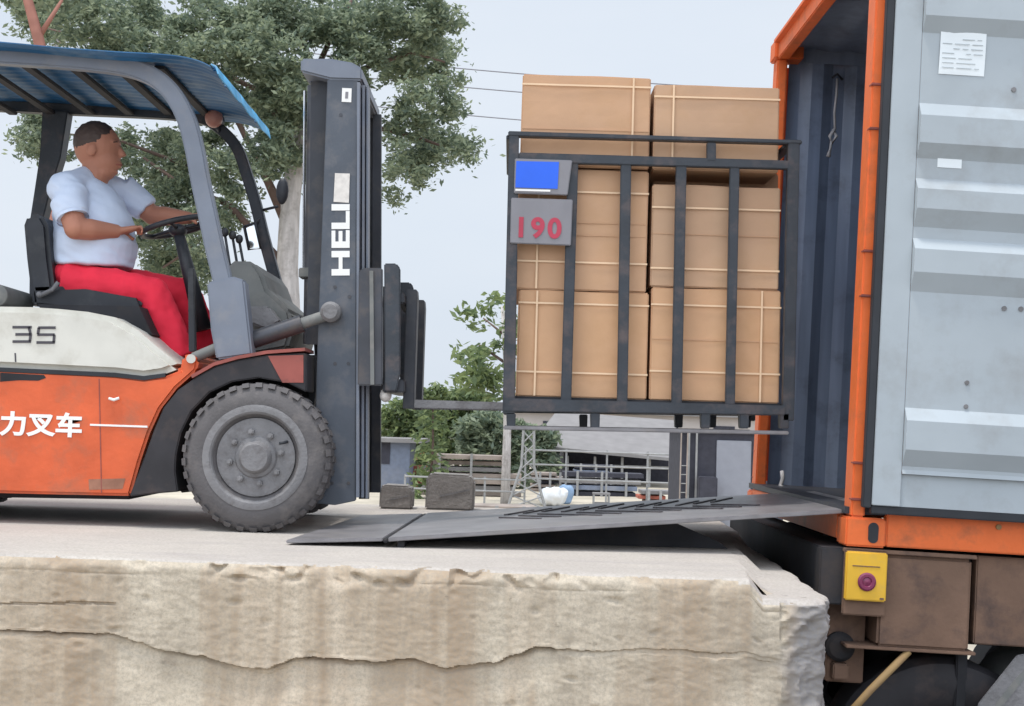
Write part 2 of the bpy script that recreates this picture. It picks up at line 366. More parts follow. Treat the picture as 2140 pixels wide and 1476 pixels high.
# smoothed normals
cps = [(-3.0, -0.30), (-1.50, -0.262), (-1.32, -0.315), (-1.12, -0.345), (-0.98, -0.36), (-0.85, -0.355), (-0.76, -0.325), (-0.62, -0.325), (-0.5, -0.335), (-0.36, -0.325), (-0.2, -0.345), (0.0, -0.30), (0.2, -0.31), (0.5, -0.285), (0.86, -0.305), (1.3, -0.30)]
cps = []
for px, py in [(-400, 1300), (240, 1326), (330, 1358), (420, 1372), (500, 1394), (565, 1398), (620, 1374), (700, 1376), (790, 1384), (860, 1376), (930, 1398), (985, 1388), (1040, 1384), (1120, 1352), (1180, 1357), (1260, 1362), (1330, 1356), (1430, 1358), (1490, 1366), (1560, 1362), (1640, 1378), (1800, 1370)]:
    q = W(px, py, fy(W(px, py, 5.2).x)); cps.append((q.x, q.z))
def crack_z(x):
    for (a, za), (b, zb) in zip(cps, cps[1:]):
        if a <= x <= b: return za + (zb-za)*(x-a)/(b-a) + 0.006*noise.noise(Vector((x*22, 0, 0))) + 0.003*noise.noise(Vector((x*70, 0, 0)))
    return cps[-1][1]
cps2 = []
for px, py in [(-400, 1240), (0, 1262), (110, 1262), (190, 1260), (240, 1262)]:
    q = W(px, py, fy(W(px, py, 5.2).x)); cps2.append((q.x, q.z))
zs = [0.0] + [-0.0035*i for i in range(1, 8)] + [-0.03 - 0.0052*i for i in range(0, 36)] + [-0.217 - 0.003*i for i in range(0, 68)] + [-0.421 - 0.0055*i for i in range(0, 46)] + [-0.75, -1.0, GZ-0.1]
db = MB(); nz_ = len(zs) + 5
def frac(v, s=1.0): return noise.fractal(v*s, 0.8, 2.1, 6)
for i, p in enumerate(path):
    a = path[max(0, i-4)]; b = path[min(len(path)-1, i+4)]; t = (b-a).normalized(); nn = Vector((t.y, -t.x))
    x = p.x
    # top level: broken slab step right of a slanting line
    for k in range(5):
        d = 0.36 - 0.072*k
        q = p - nn*d
        edge_x = 0.90 + (q.y - 5.15)*0.145 + 0.02*noise.noise(Vector((q.y*9, 1, 0)))
        low = max(0, min(1, (q.x - edge_x)/0.05))
        z = -0.07*low + 0.003*noise.noise(Vector((q.x*6, q.y*6, 0)))*(k/4)
        db.v.append(Vector((q.x, q.y, z)))
    for j, z in enumerate(zs):
        r = 0.035
        off = -r*max(0, 1 - (-z)/r)**2*0.9
        v = Vector((x, p.y, z))
        edge_x = 0.90 + 0.02*noise.noise(Vector((p.y*9, 1, 0))); low = max(0, min(1, (x - edge_x)/0.05))
        chip = (max(0, noise.noise(Vector((x*5.5, 3.1, z*9))) - 0.15)*0.5 + max(0, noise.noise(Vector((x*19, 3.1, z*25))) - 0.1)*0.7) * math.exp(-(z+0.015)**2/0.0018) * 0.10 * (0.35 + (1 if -1.1 < x < 0.2 else 0))
        off -= chip
        off += 0.0035*frac(v, 2.2) + 0.003*noise.noise(v*25) + 0.0025*noise.noise(v*60)
        pit = noise.noise(Vector((x*13, 9, z*17))); off -= 0.05*max(0, pit - 0.48)
        if x < 1.02:
            cz = crack_z(x)
            d = z - cz; amp = 0.028 if x > -1.55 else 0.0
            amp *= max(0.10, 1 - max(0, x - 0.05)/0.25) if x > 0.05 else 1
            amp *= 1 if x > -1.38 else max(0, (x + 1.55)/0.17)
            if d < 0: off -= amp*(0.72 + 0.5*noise.noise(Vector((x*2.5, 8, z*2.5)))) * max(0.0, min(1, -d/0.003)) * (1 if d > -0.1 else max(0.15, 1-(-d-0.1)/0.16))
            gate = max(0, min(1, 0.62 + 1.5*noise.noise(Vector((x*2.6, 5, 0))))) * (1 if x < 0.2 else 0.4)
            if d < 0: off -= 0.036*gate*math.exp(d/0.012)
            elif d < 0.012: off += 0.002*gate*(1 + noise.noise(Vector((x*30, 1, 1))))
            if d < -0.02: off += 0.010*noise.noise(Vector((x*6, 2, z*6)))
            if x < -1.3:
                for (aa, za), (bb, zb) in zip(cps2, cps2[1:]):
                    if aa <= x <= bb:
                        dd = z - (za + (zb-za)*(x-aa)/(bb-aa) + 0.003*noise.noise(Vector((x*15, 0, 0))))
                        if abs(dd) < 0.0045: off -= 0.010
            # second hairline under the rim
            dd = z + 0.055 - 0.012*noise.noise(Vector((x*2.0, 0, 7)))
            if abs(dd) < 0.003: off -= 0.006*max(0, noise.noise(Vector((x*2.2, 4, 0))) + 0.3)
        else:
            off += 0.02*frac(v, 4) - 0.030*abs(noise.noise(v*9)) - 0.014*abs(noise.noise(v*24)) + 0.008
        zz = z - 0.07*low*max(0, 1+z/0.3)
        db.v.append(Vector((p.x + nn.x*off, p.y + nn.y*off, zz)))
for i in range(len(path)-1):
    for j in range(nz_-1):
        a = i*nz_+j; db.f.append((a, a+1, a+nz_+1, a+nz_))
df = db.build('front_face', M['conc_face'], dock, smooth=True, fixn=True, auto=38)
df.data.materials.append(M['conc_top'])
for p in df.data.polygons:
    if p.center.z + GZ > -0.006: p.material_index = 1 if p.normal.z > 0.7 else 0
    elif p.center.x - 1 > 0.86 and p.center.z + GZ > -0.09 and p.normal.z > 0.55: p.material_index = 1
tb = MB(); inner = [db.v[i*nz_] for i in range(len(path))]
inner2 = [v for i_, v in enumerate(inner) if i_ % 3 == 0 or v.x > 0.6] + ([inner[-1]] if (len(inner)-1) % 3 and inner[-1].x <= 0.6 else [])
poly = [(v.x, v.y, v.z) for v in inner2]; yb = 8.9
# inner deck as a grid strip from the rim to the back edge
for v in inner2: tb.v.append(Vector((v.x, v.y, v.z)))
nI = len(inner2)
mid = [Vector((v.x, yb if True else 0, 0)) for v in inner2]
deck_pts = [v for v in inner2 if v.x <= 0.74]
tb = MB()
for v in deck_pts:
    for k in range(9):
        y = v.y + (yb - v.y)*k/8
        tb.v.append(Vector((v.x, y, 0 if k else v.z)))
for i in range(len(deck_pts)-1):
    for k in range(8):
        a = i*9+k; tb.f.append((a, a+9, a+10, a+1))
o = len(tb.v); last = deck_pts[-1]
endpts = inner2[inner2.index(last):]
for v in endpts:
    tb.v.append(Vector((v.x, v.y, v.z)))
tb.v.append(Vector((last.x, yb, 0)))
tb.f.append(tuple(range(o, len(tb.v))))
tb.build('deck_slab', M['conc_top'], dock, smooth=False)
bk = MB().box(-5.2, 1.36, 8.9, 8.92, GZ-0.9, -0.004).build('back_wall', M['conc_face'], dock)

# ------------------------------------------------------------------ concrete blocks on the far edge of the dock
def block(px0, px1, pyt, pyb, Y, label):
    a = W(px0, pyb, Y); b = W(px1, pyt, Y); w = b.x - a.x; h = b.z - 0.0
    t = thing('concrete_block', label, 'concrete block', (a.x, Y, 0.0), 'concrete blocks along the back of the dock')
    mb = MB().prism([(0, 0), (w, 0.0), (w*1.01, h*0.80), (w*0.90, h*0.97), (w*0.1, h), (0.01*w, h*0.9)], 0, 0.22)
    mb.build('block_body', M['block'], t, bevel=0.012, local=True)
    MB().prism([(w*0.3, h*0.35), (w*0.9, h*0.55), (w*0.9, h*0.6), (w*0.3, h*0.4)], -0.004, 0.02).build('mortar_streak', M['rim'], t, local=True)
block(888, 992, 992, 1060, 8.55, 'larger grey concrete block behind the ramp hinge')
block(792, 862, 1015, 1056, 8.5, 'small grey concrete block close to the right side of the mast')

# ------------------------------------------------------------------ steel loading ramp
ramp = thing('ramp_plate', 'dark scuffed steel ramp plate bridging the dock and the container', 'ramp', (0, 7, 0))
x0 = WZ(592, 1142, 0.012).x; xh = WZ(815, 1118, 0.02).x
y_n = 5.95; y_f = 7.6
L1 = [(-1.02, 0.006), (-0.52, 0.028)]
zc = 0.225; xr = 1.68
def rz(x):
    return 0.022 + (x - (-0.55))/(xr+0.55)*(zc - 0.022)
pl = MB()
def plate(mb, xa, za, xb, zb, ya, yb_, th, n=10):
    vs = []
    for i in range(n+1):
        t = i/n; x = xa + (xb-xa)*t; z = za + (zb-za)*t
        vs += [(x, ya, z), (x, ya, z-th), (x, yb_, z-th), (x, yb_, z)]
    fs = [(0, 1, 2, 3)]
    for i in range(n):
        for k in range(4): fs.append((i*4+k, i*4+4+k, i*4+4+(k+1) % 4, i*4+(k+1) % 4))
    e = n*4; fs.append((e+3, e+2, e+1, e)); mb.add(vs, fs)
xl0 = WZ(588, 1140, 0.01).x
hx = WZ(818, 1118, 0.03).x; hx2 = WZ(893, 1072, 0.03).x
pl = MB()
def quadplate(mb, P, th):   # P: four corners near-left, near-right, far-right, far-left
    vs = [Vector(p) for p in P] + [Vector(p) - Vector((0, 0, th)) for p in P]
    mb.add(vs, [(0, 1, 2, 3), (7, 6, 5, 4), (0, 4, 5, 1), (1, 5, 6, 2), (2, 6, 7, 3), (3, 7, 4, 0)])
quadplate(pl, [(xl0, y_n, 0.022), (hx-0.012, y_n+0.03, 0.040), (hx2-0.012, y_f, 0.040), (xl0+0.15, y_f, 0.022)], 0.014)
pl.build('approach_flap', M['plate'], ramp, bevel=0.003)
pm = MB(); quadplate(pm, [(hx+0.012, y_n+0.02, 0.044), (xr, y_n+0.26, zc), (xr, y_f, zc), (hx2+0.012, y_f, 0.044)], 0.018)
pm.build('main_plate', M['plate'], ramp, bevel=0.003)
for k in range(12):
    t = 0.24 + k*0.045; x = hx2 + (xr-hx2)*t; z = 0.044 + (zc-0.044)*(x-hx2)/(xr-hx2)
    for side in (0, 1):
        M4 = Matrix.Translation((x, 6.72 + 0.42*side + 0.05*(k % 3), z + 0.004)) @ Matrix.Rotation(-0.08, 4, 'Y') @ Matrix.Rotation(R(62 if side else -50), 4, 'Z')
        MB().box(-0.15, 0.15, -0.010, 0.010, -0.003, 0.0035, M4).build('anti_slip_bar', M['plate_edge'], ramp)
sg_ = MB(); xa_ = hx+0.10
sg_.prism([(xa_, 0.002), (1.02, 0.002), (0.98, 0.03), (0.74, 0.044 + (zc-0.044)*(0.74-hx)/(xr-hx) - 0.020), (xa_, 0.028)], 6.40, 6.43)
sg_.build('ramp_shadow_wedge', M['undercar'], ramp)  # dark plate added in the shape of the shadow under the ramp
hb = MB().tube([(hx, y_n+0.02, 0.030), (hx2, y_f, 0.030)], 0.011, 8)
hb.build('hinge_rod', M['undercar'], ramp, smooth=True)
sp = MB()
quadplate(sp, [(hx+0.05, y_n+0.05, 0.0), (hx+0.08, y_n+0.05, 0.0), (hx+0.08, y_f-0.1, 0.0), (hx+0.05, y_f-0.1, 0.0)], -0.026)
sp.build('under_rib', M['undercar'], ramp)

# ------------------------------------------------------------------ shipping container (local frame at its near bottom rear corner)
CO = W(1766, 1141, 6.1); CRot = (0, R(1.8), R(0.4))
cont = thing('shipping_container', 'orange shipping container with its grey door folded open against the side', 'shipping container', CO, rot=CRot)
CW, CH, CL, FL = 2.438, 2.896, 6.06, 0.17
def cb(): return MB()
def casting(x, y, z, sx, sy, sz, name='corner_casting'):
    mb = MB().box(min(x, x+sx), max(x, x+sx), min(y, y+sy), max(y, y+sy), min(z, z+sz), max(z, z+sz))
    ob = mb.build(name, M['corange'], cont, bevel=0.008, local=True)
    h = MB(); cx = x + sx*0.68 if sx > 0 else x + sx*0.5; cz = z + sz*0.5
    pr = []
    for k in range(20):
        a = 2*math.pi*k/20; pr.append((cx + 0.023*math.cos(a), cz + 0.022*math.copysign(1, math.sin(a)) + 0.023*math.sin(a)))
    ya = y - 0.0025 if sy > 0 else y + 0.0025
    h.prism(pr, min(ya, y), max(ya, y)+0.0005 if sy > 0 else max(ya, y))
    h.build('lock_hole', M['gasket'], ob, local=True)
    return ob
for xx, sx in ((0, 0.178), (CL, -0.178)):
    for yy, sy in ((0, 0.16), (CW, -0.16)):
        for zz, sz in ((0, 0.128), (CH, -0.118)): casting(xx, yy, zz, sx, sy, sz)
# posts
for xx, sx in ((0, 1), (CL, -1)):
    for yy, sy in ((0.012, 1), (CW-0.012, -1)):
        mb = MB(); a, b = sorted((xx+sx*0.022, xx+sx*0.085)); c, d = sorted((yy, yy+sy*0.13)); mb.box(a, b, c, d, 0.128, CH-0.118)
        if sx < 0: mb.box(xx-0.15, xx-0.085, min(yy, yy+sy*0.05), max(yy, yy+sy*0.05), 0.128, CH-0.118)
        ob = mb.build('corner_post', M['corange'], cont, bevel=0.008, local=True)
        if sx > 0:
            for z in (0.20, 0.36, 1.10, 1.30, 1.85, 2.05, 2.55):
                MB().box(0.020, 0.090, min(yy-sy*0.008, yy+sy*0.04), max(yy-sy*0.008, yy+sy*0.04), z, z+0.012).build('hinge_lug', M['rustred'], ob, bevel=0.003, local=True)
# side recess behind the near post: dark gasket of the folded door
MB().box(0, CL, 0.04, CW-0.04, FL-0.03, FL).build('floor', M['dark'], cont, local=True)
MB().box(0.0, 0.07, 0.162, CW-0.162, 0.02, FL-0.034).build('door_sill', M['corange'], cont, bevel=0.005, local=True)
MB().box(0.02, 0.09, 0.162, CW-0.162, CH-0.125, CH-0.01).build('door_header', M['corange'], cont, bevel=0.006, local=True)
MB().box(-0.012, 0.0195, 0.17, CW-0.17, CH-0.03, CH-0.012).build('header_lip', M['corange'], cont, local=True)
for yy in (0.004, CW-0.07):
    MB().box(0.18, CL-0.18, yy, yy+0.066, 0.006, 0.155).build('bottom_rail', M['corange'], cont, bevel=0.006, local=True)
    MB().box(0.18, CL-0.18, yy, yy+0.066, CH-0.10, CH-0.012).build('top_rail', M['corange'], cont, bevel=0.006, local=True)
def corr(x):
    p = (x % 0.278)/0.278
    if p < 0.26: return 0
    if p < 0.50: return (p-0.26)/0.24
    if p < 0.76: return 1
    return 1-(p-0.76)/0.24
for yy, sg in ((0.03, 1), (CW-0.03, -1)):
    mb = MB(); xsw = []
    k = -1
    while k*0.278 < CL:
        for q in (0, 0.26, 0.50, 0.76):
            x = (k+q)*0.278 + 0.115
            if 0.088 < x < CL-0.07: xsw.append((x, corr((k+q)*0.278+1e-9)))
        k += 1
    for x, c in xsw:
        mb.v.append(Vector((x, yy + sg*0.036*c, 0.155))); mb.v.append(Vector((x, yy + sg*0.036*c, CH-0.10)))
    for i in range(len(xsw)-1): mb.f.append((2*i, 2*i+2, 2*i+3, 2*i+1))
    # a little thickness: inner skin separate from the outer
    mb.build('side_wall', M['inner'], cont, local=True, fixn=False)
    mo = MB()
    for x, c in xsw:
        mo.v.append(Vector((x, yy + sg*0.036*c - sg*0.004, 0.155))); mo.v.append(Vector((x, yy + sg*0.036*c - sg*0.004, CH-0.10)))
    for i in range(len(xsw)-1): mo.f.append((2*i, 2*i+1, 2*i+3, 2*i+2))
    mo.build('side_skin', M['corange'], cont, local=True, fixn=False)
for yy in (0.0715, CW-0.0745):
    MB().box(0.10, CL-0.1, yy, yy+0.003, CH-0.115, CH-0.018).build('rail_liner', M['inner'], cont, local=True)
mb = MB(); nx = int((CL-0.18)/0.05)
for i in range(nx+1):
    x = 0.09 + (CL-0.18)*i/nx; z = CH-0.035 + 0.009*math.sin(x/0.21*2*math.pi)
    mb.v.append(Vector((x, 0.05, z))); mb.v.append(Vector((x, CW-0.05, z)))
for i in range(nx): mb.f.append((2*i, 2*i+1, 2*i+3, 2*i+2))
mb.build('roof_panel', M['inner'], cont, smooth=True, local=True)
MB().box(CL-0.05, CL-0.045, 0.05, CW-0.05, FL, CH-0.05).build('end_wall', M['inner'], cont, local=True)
# doors: closed profile of horizontal ribs, swung right round against the side
ridges = [(0.365, 0.46, 0.56, 0.62), (1.13, 1.235, 1.31, 1.365), (1.415, 1.515, 1.575, 1.63), (1.72, 1.805, 1.90, 1.965), (2.28, 2.37, 2.45, 2.51)]
def door(sgn, y_face, full):
    prof = [(0.188, -0.006), (0.328, -0.006), (0.332, 0.014), (0.35, 0.008)]
    for a, b, c, d in ridges: prof += [(a, 0.008), (b-0.022, 0.048), (c+0.005, 0.048), (d, 0.008)]
    prof += [(CH-0.14, 0.008)]
    mb = MB(); y0 = y_face
    xa, xb = 0.215, 1.16
    for x in (xa, xb):
        for z, d in prof: mb.v.append(Vector((x, y0 - sgn*d, z)))
    n = len(prof)
    for i in range(n-1): mb.f.append((i, i+1, n+i+1, n+i))
    # end caps of the ribs
    for a, b, c, d in ridges:
        for x in (xa, xb):
            o = len(mb.v)
            mb.v += [Vector((x, y0 - sgn*0.008, a)), Vector((x, y0 - sgn*0.048, b-0.022)), Vector((x, y0 - sgn*0.048, c+0.005)), Vector((x, y0 - sgn*0.008, d))]
            mb.f.append((o, o+1, o+2, o+3))
    ys0, ys1 = sorted((y0, y0 + sgn*0.012))
    return mb, xa, xb
DF = -0.058
dm, xa, xb = door(1, DF, True)
dmo = dm.build('door', M['door'], cont, local=True)
bk = MB().box(0.088, 1.27, DF+0.012, DF+0.044, 0.203, CH-0.13).build('door_board', M['corange'], dmo, local=True)
fr = MB().box(0.092, 0.2145, DF-0.010, DF+0.0105, 0.188, CH-0.132)
fr.box(1.1605, 1.265, DF-0.010, DF+0.0105, 0.188, CH-0.132)
fr.box(0.2148, 1.1602, DF-0.010, DF+0.0105, CH-0.25, CH-0.132)
fr.build('door_frame', M['door'], dmo, bevel=0.003, local=True)
gk = MB().box(0.054, 0.091, DF-0.002, DF+0.040, 0.175, CH-0.12)
gk.box(0.0915, 1.27, DF+0.002, DF+0.040, 0.150, 0.1875)
gk.build('gasket', M['gasket'], dmo, bevel=0.004, local=True)
def near_local(px, py):      # a point on the door's plane in the container frame
    inv = Matrix.LocRotScale(CO, __import__('mathutils').Euler(CRot), None).inverted()
    q = W(px, py, 6.04); 
    return inv @ q
def pl_(px, py): q = near_local(px, py); return q.x, q.z
x1_, z1_ = pl_(1960, 155); x2_, z2_ = pl_(2062, 18)
pn = MB().grid(8, 8, lambda u, v: (x1_+(x2_-x1_)*u + 0.004*v, DF-0.0105-0.004*abs(math.sin(u*3+v*4))*(v > 0.1), z1_+(z2_-z1_)*v)).build('paper_notice', M['paper'], dmo, smooth=True, local=True)
mb = MB()
for i in range(13):
    z = z2_ - (z2_-z1_)*(0.07 + i*0.07)
    random.seed(i)
    xx = x1_+0.012
    while xx < x2_-0.03:
        w = random.uniform(0.02, 0.09)
        if random.random() < 0.72: mb.box(xx, min(xx+w, x2_-0.012), DF-0.0165, DF-0.0155, z, z+0.003)
        xx += w + 0.012
mb.build('printed_lines', M['ink'], pn, local=True)
x1_, z1_ = pl_(1958, 350); x2_, z2_ = pl_(2010, 321)
MB().box(x1_, x2_, DF-0.0105, DF-0.0085, z1_, z2_).build('small_sticker', M['paper'], dmo, local=True)
for px, py, r in ((2118, 188, 0.011), (2020, 800, 0.010), (2018, 850, 0.010), (2098, 645, 0.011), (2133, 646, 0.011), (2070, 1070, 0.0)):
    if r == 0: continue
    a, b = pl_(px, py); MB().cyl((a, DF-0.0135, b), (a, DF-0.006, b), r, 12).build('bolt_head', M['rim'], dmo, smooth=True, auto=40, local=True)
# the far door, folded the same way on the other side
dm2, _, _ = door(-1, CW+0.058, True)
d2 = dm2.build('door', M['door'], cont, local=True); d2['label'] = 'grey door folded against the far side'
MB().box(0.088, 1.27, CW+0.012, CW+0.046, 0.185, CH-0.13).build('door_board', M['corange'], d2, local=True)
a, b = pl_(2098, 1104); MB().cyl((a, -0.006, b), (a, 0.01, b), 0.012, 12).build('rail_bolt', M['polish'], cont, smooth=True, auto=40, local=True)
# rope hanging inside
rp = thing('hanging_rope', 'grey knotted rope hanging on the inner far wall of the container', 'rope', W(1748, 170, 8.38))
k1 = [W(1750, 165, 8.42), W(1748, 200, 8.40), W(1744, 235, 8.40), W(1745, 270, 8.39)]
mb = MB().tube(k1, 0.008, 6); mb.tube([W(1745, 270, 8.39), W(1734, 285, 8.38), W(1738, 300, 8.39), W(1748, 285, 8.38), W(1742, 275, 8.4)], 0.011, 6)
mb.tube([W(1738, 295, 8.39), W(1735, 312, 8.39), W(1731, 328, 8.39)], [0.009, 0.008, 0.014], 6)
mb.build('rope_strand', M['rope'], rp, smooth=True)
MB().tube([W(1740, 162, 8.45), W(1750, 155, 8.40), W(1760, 166, 8.45)], 0.008, 6).build('lashing_ring', M['dark'], rp, smooth=True)
rp2 = thing('rope_tail', 'short pale rope tail lying on the ramp beside the orange far post', 'rope', W(1640, 1030, 8.2))
mb = MB().tube([W(1634, 985, 8.3), W(1636, 1000, 8.28), W(1631, 1015, 8.28), W(1640, 1026, 8.22), W(1652, 1031, 8.15), W(1662, 1030, 8.1)], 0.012, 6)
mb.build('rope_strand', M['rope'], rp2, smooth=True)

# ------------------------------------------------------------------ trailer under the container
trl = thing('trailer', 'rusty brown trailer chassis under the orange container', 'trailer', CO, rot=CRot)
def tbx(name, m, *a, bevel=0.006): return MB().box(*a).build(name, m, trl, bevel=bevel, local=True)
tbx('rear_beam', M['undercar'], -0.10, 0.10, 0.02, 2.42, -0.26, -0.012)
tbx('rear_plate', M['rustbrown'], 0.0, 0.19, 0.0, 0.0195, -0.30, -0.012)
tbx('side_box', M['rustbrown'], 0.165, 0.57, 0.021, 0.30, -0.43, -0.03, bevel=0.012)
tbx('box_lip', M['rustbrown'], -0.005, 0.585, 0.006, 0.0205, -0.026, -0.008, bevel=0.003)
tbx('side_box_rim', M['rustbrown'], 0.03, 0.60, 0.012, 0.30, -0.445, -0.431, bevel=0.003)
tbx('side_frame', M['rustbrown'], 0.60, 6.0, 0.05, 0.12, -0.40, -0.012)
for y in (0.75, 1.60): tbx('chassis_beam', M['undercar'], 0.10, 6.2, y, y+0.12, -0.50, -0.012)
for x in (0.5, 1.6, 2.8, 4.2): tbx('cross_member', M['undercar'], x, x+0.1, 0.12, 2.3, -0.22, -0.014)
tbx('dark_filler_panel', M['undercar'], 0.62, 0.66, 0.35, 2.3, -0.9, -0.225)  # dark plate added to stand in for the shade under the container
tbx('hanger_plate', M['rustbrown'], -0.02, 0.15, 0.16, 0.19, -0.62, -0.26)
tbx('hanger_plate', M['undercar'], 0.56, 0.61, 0.14, 0.17, -0.75, -0.43)
tbx('underrun_rail', M['rustbrown'], 0.0, 0.07, 0.10, 2.3, -0.60, -0.53)
tbx('bumper_bar', M['undercar'], 0.08, 0.18, 0.9, 2.42, -0.75, -0.62)
# marker lamp
lm = MB().box(0.002, 0.183, -0.028, -0.001, -0.232, -0.02).build('marker_lamp', M['yellow'], trl, bevel=0.006, local=True)
rf = MB(); rf.lathe_y((0.095, -0.028, -0.148), [(0.040, 0.0), (0.040, -0.006), (0.033, -0.011), (0.022, -0.011), (0.018, -0.006), (0.008, -0.010), (0.0005, -0.011)], 28)
rf.build('reflector', M['purple'], lm, smooth=True, auto=35, local=True)
ls = MB().box(0.03, 0.15, -0.031, -0.0285, -0.083, -0.079)
MB().box(0.155, 0.172, -0.031, -0.0285, -0.222, -0.214).build('lamp_screw', M['rustbrown'], lm, local=True)
ls.build('lamp_seam', M['rustbrown'], lm, local=True)
# wheels
def wheel_tr(x, y, z):
    t = MB(); Rr = 0.50
    prof = [(0.27, 0.03), (0.30, 0.0), (0.40, -0.02), (0.475, 0.0), (0.50, 0.04), (0.50, 0.24), (0.475, 0.28), (0.30, 0.28)]
    t.lathe_y((x, y, z), prof, 56, lambda j, g: (0.006 if int(g*28/math.pi) % 2 else 0) if j in (4, 5) else 0)
    w = t.build('wheel', M['fender'], trl, smooth=True, auto=35, local=True)
    MB().lathe_y((x, y, z), [(0.27, 0.03), (0.25, 0.05), (0.22, 0.12), (0.10, 0.12), (0.09, 0.03), (0.0, 0.03)], 40).build('rim', M['rim'], w, smooth=True, auto=35, local=True)
ZW = GZ + 0.50 - CO.z
for wx in (0.52, 1.80):
    wheel_tr(wx, 0.16, ZW - 0.01 - 0.0*wx); wheel_tr(wx, 2.0, ZW-0.02)
    MB().cyl((wx, 0.2, ZW), (wx, 2.1, ZW), 0.07, 16).build('axle', M['undercar'], trl, smooth=True, auto=35, local=True)
# mudguard between the wheels
mg = MB(); P = []
for k in range(9):
    a = R(188 - k*12); P.append((1.42 + 0.78*math.cos(a), ZW - 0.02 + 0.72*math.sin(a)))
mg.ribbon(P, 0.03, 0.06, 0.5); mg.build('mudguard', M['dash'], trl, smooth=True, auto=35, local=True)
mg = MB().prism([(0.64, -0.66), (0.80, -0.44), (0.96, -0.40), (0.96, -0.95), (0.70, -0.95), (0.60, -0.86)], 0.062, 0.075).build('mud_flap', M['rim'], trl, bevel=0.004, local=True)
# tank, brace pole, underbody panel
MB().cyl((-0.02, 0.30, -0.42), (-0.02, 0.85, -0.42), 0.0, 4)
MB().tube([(-0.005, 0.10, -0.50), (0.08, 0.10, -0.50)], 0.0, 4)
MB().lathe_y((0.035, 0.12, -0.46), [(0.0, 0), (0.05, 0.0), (0.066, 0.015), (0.066, 0.5), (0.05, 0.52), (0, 0.52)], 28).build('air_tank', M['undercar'], trl, smooth=True, auto=35, local=True)
MB().tube([(-0.06, -0.01, -0.86), (0.14, 0.0, -0.62), (0.31, 0.03, -0.446)], 0.017, 10).build('brace_pole', M['polish'], trl, smooth=True, local=True)

# rubble and bricks under the trailer
for i, (x, y, w, lab) in enumerate(((1.62, 6.9, 0.24, 'pale brick lying on the ground under the brown trailer box'), (1.70, 6.62, 0.16, 'small reddish brick lying just in front of the pale brick'))):
    t = MB().box(0, w, 0, 0.12, 0, 0.07)
    o = t.build('brick', M['conc_top'] if i == 0 else M['rustred'], None, bevel=0.006); o.location = (x, y, ground_h(x, y)+0.0); o.rotation_euler = (0, 0, R(12 + 30*i))
    tag(o, lab, 'brick')

# ------------------------------------------------------------------ forklift
YN, YF = 6.62, 7.90
fk = thing('forklift', 'orange and white forklift with dark mast and blue roof sheet', 'forklift', (-2.2, 7.2, 0))
# lower body
bp = [(-620, 780), (-300, 768), (0, 772), (120, 778), (240, 784), (300, 792), (345, 786), (376, 774), (380, 745), (398, 738), (415, 752), (410, 775), (368, 812), (335, 855), (312, 905), (292, 965), (272, 1037), (120, 1034), (0, 1031), (-300, 1022), (-620, 1010)]
body = MB().pp(bp, YN, YF).build('body', M['orange'], fk, bevel=0.014)
MB().pp([(206, 792), (208, 792), (213, 1030), (211, 1030)], YN-0.002, YN+0.001).build('panel_seam', M['rustred'], body)
MB().pp([(188, 886), (308, 890), (308, 894), (188, 890)], YN-0.004, YN+0.001).build('white_stripe', M['plain_white'], body)
MB().tube([W(228, 833, YN-0.012), W(238, 836, YN-0.02), W(249, 832, YN-0.012)], 0.007, 8).build('latch', M['plain_white'], body, smooth=True)
MB().tube([W(390, 748, YN-0.03), W(406, 748, YN-0.03)], 0.0, 4)
MB().cyl(W(399, 750, YN-0.02), W(399, 750, YN+0.02), 0.022, 14).build('step_bolt', M['white'], body, smooth=True, auto=40)
q0 = W(0, 912, YN); q1 = W(170, 917, YN); dx = (q1-q0).normalized(); dz = Vector((-dx.z, 0, dx.x))
text('合力叉车', 0.118, 'side_lettering', M['plain_white'], body, W(172, 909, YN-0.003) , dx, dz, sx=1.12, align='RIGHT', bold=0.004)
MB().pp([(185, 1002), (262, 1000), (256, 1022), (186, 1024)], YN-0.0015, YN+0.001).build('scuffed_patch', mat('scuffed_paint', (0.30, 0.14, 0.09), 0.7, var=0.3, scale=12), body)
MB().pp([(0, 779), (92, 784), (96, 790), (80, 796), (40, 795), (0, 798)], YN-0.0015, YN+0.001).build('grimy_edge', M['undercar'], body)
# chassis underneath and rear
MB().pp([(-620, 1008), (270, 1036), (270, 1044), (-620, 1030)], YN+0.15, YF-0.15).build('chassis', M['undercar'], fk)
MB().pp([(-640, 640), (-560, 600), (-430, 600), (-421, 1010), (-600, 1010), (-650, 900)], YN-0.02, YF+0.02).build('counterweight', M['orange'], fk, bevel=0.05)
# hood
hp = [(-420, 650), (-200, 640), (0, 640), (60, 641), (120, 645), (180, 651), (235, 662), (285, 690), (322, 722), (352, 746), (378, 768), (340, 782), (300, 788), (240, 781), (120, 775), (0, 769), (-420, 765)]
hood = MB().pp(hp, YN-0.012, YF+0.012).build('hood', M['white'], fk, bevel=0.03)
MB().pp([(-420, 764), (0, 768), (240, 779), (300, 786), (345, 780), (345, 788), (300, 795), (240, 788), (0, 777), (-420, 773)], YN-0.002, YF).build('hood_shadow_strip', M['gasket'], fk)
q = W(22, 714, YN-0.015); qx = (W(120, 717, YN) - W(22, 714, YN)).normalized(); qz = Vector((-qx.z, 0, qx.x))
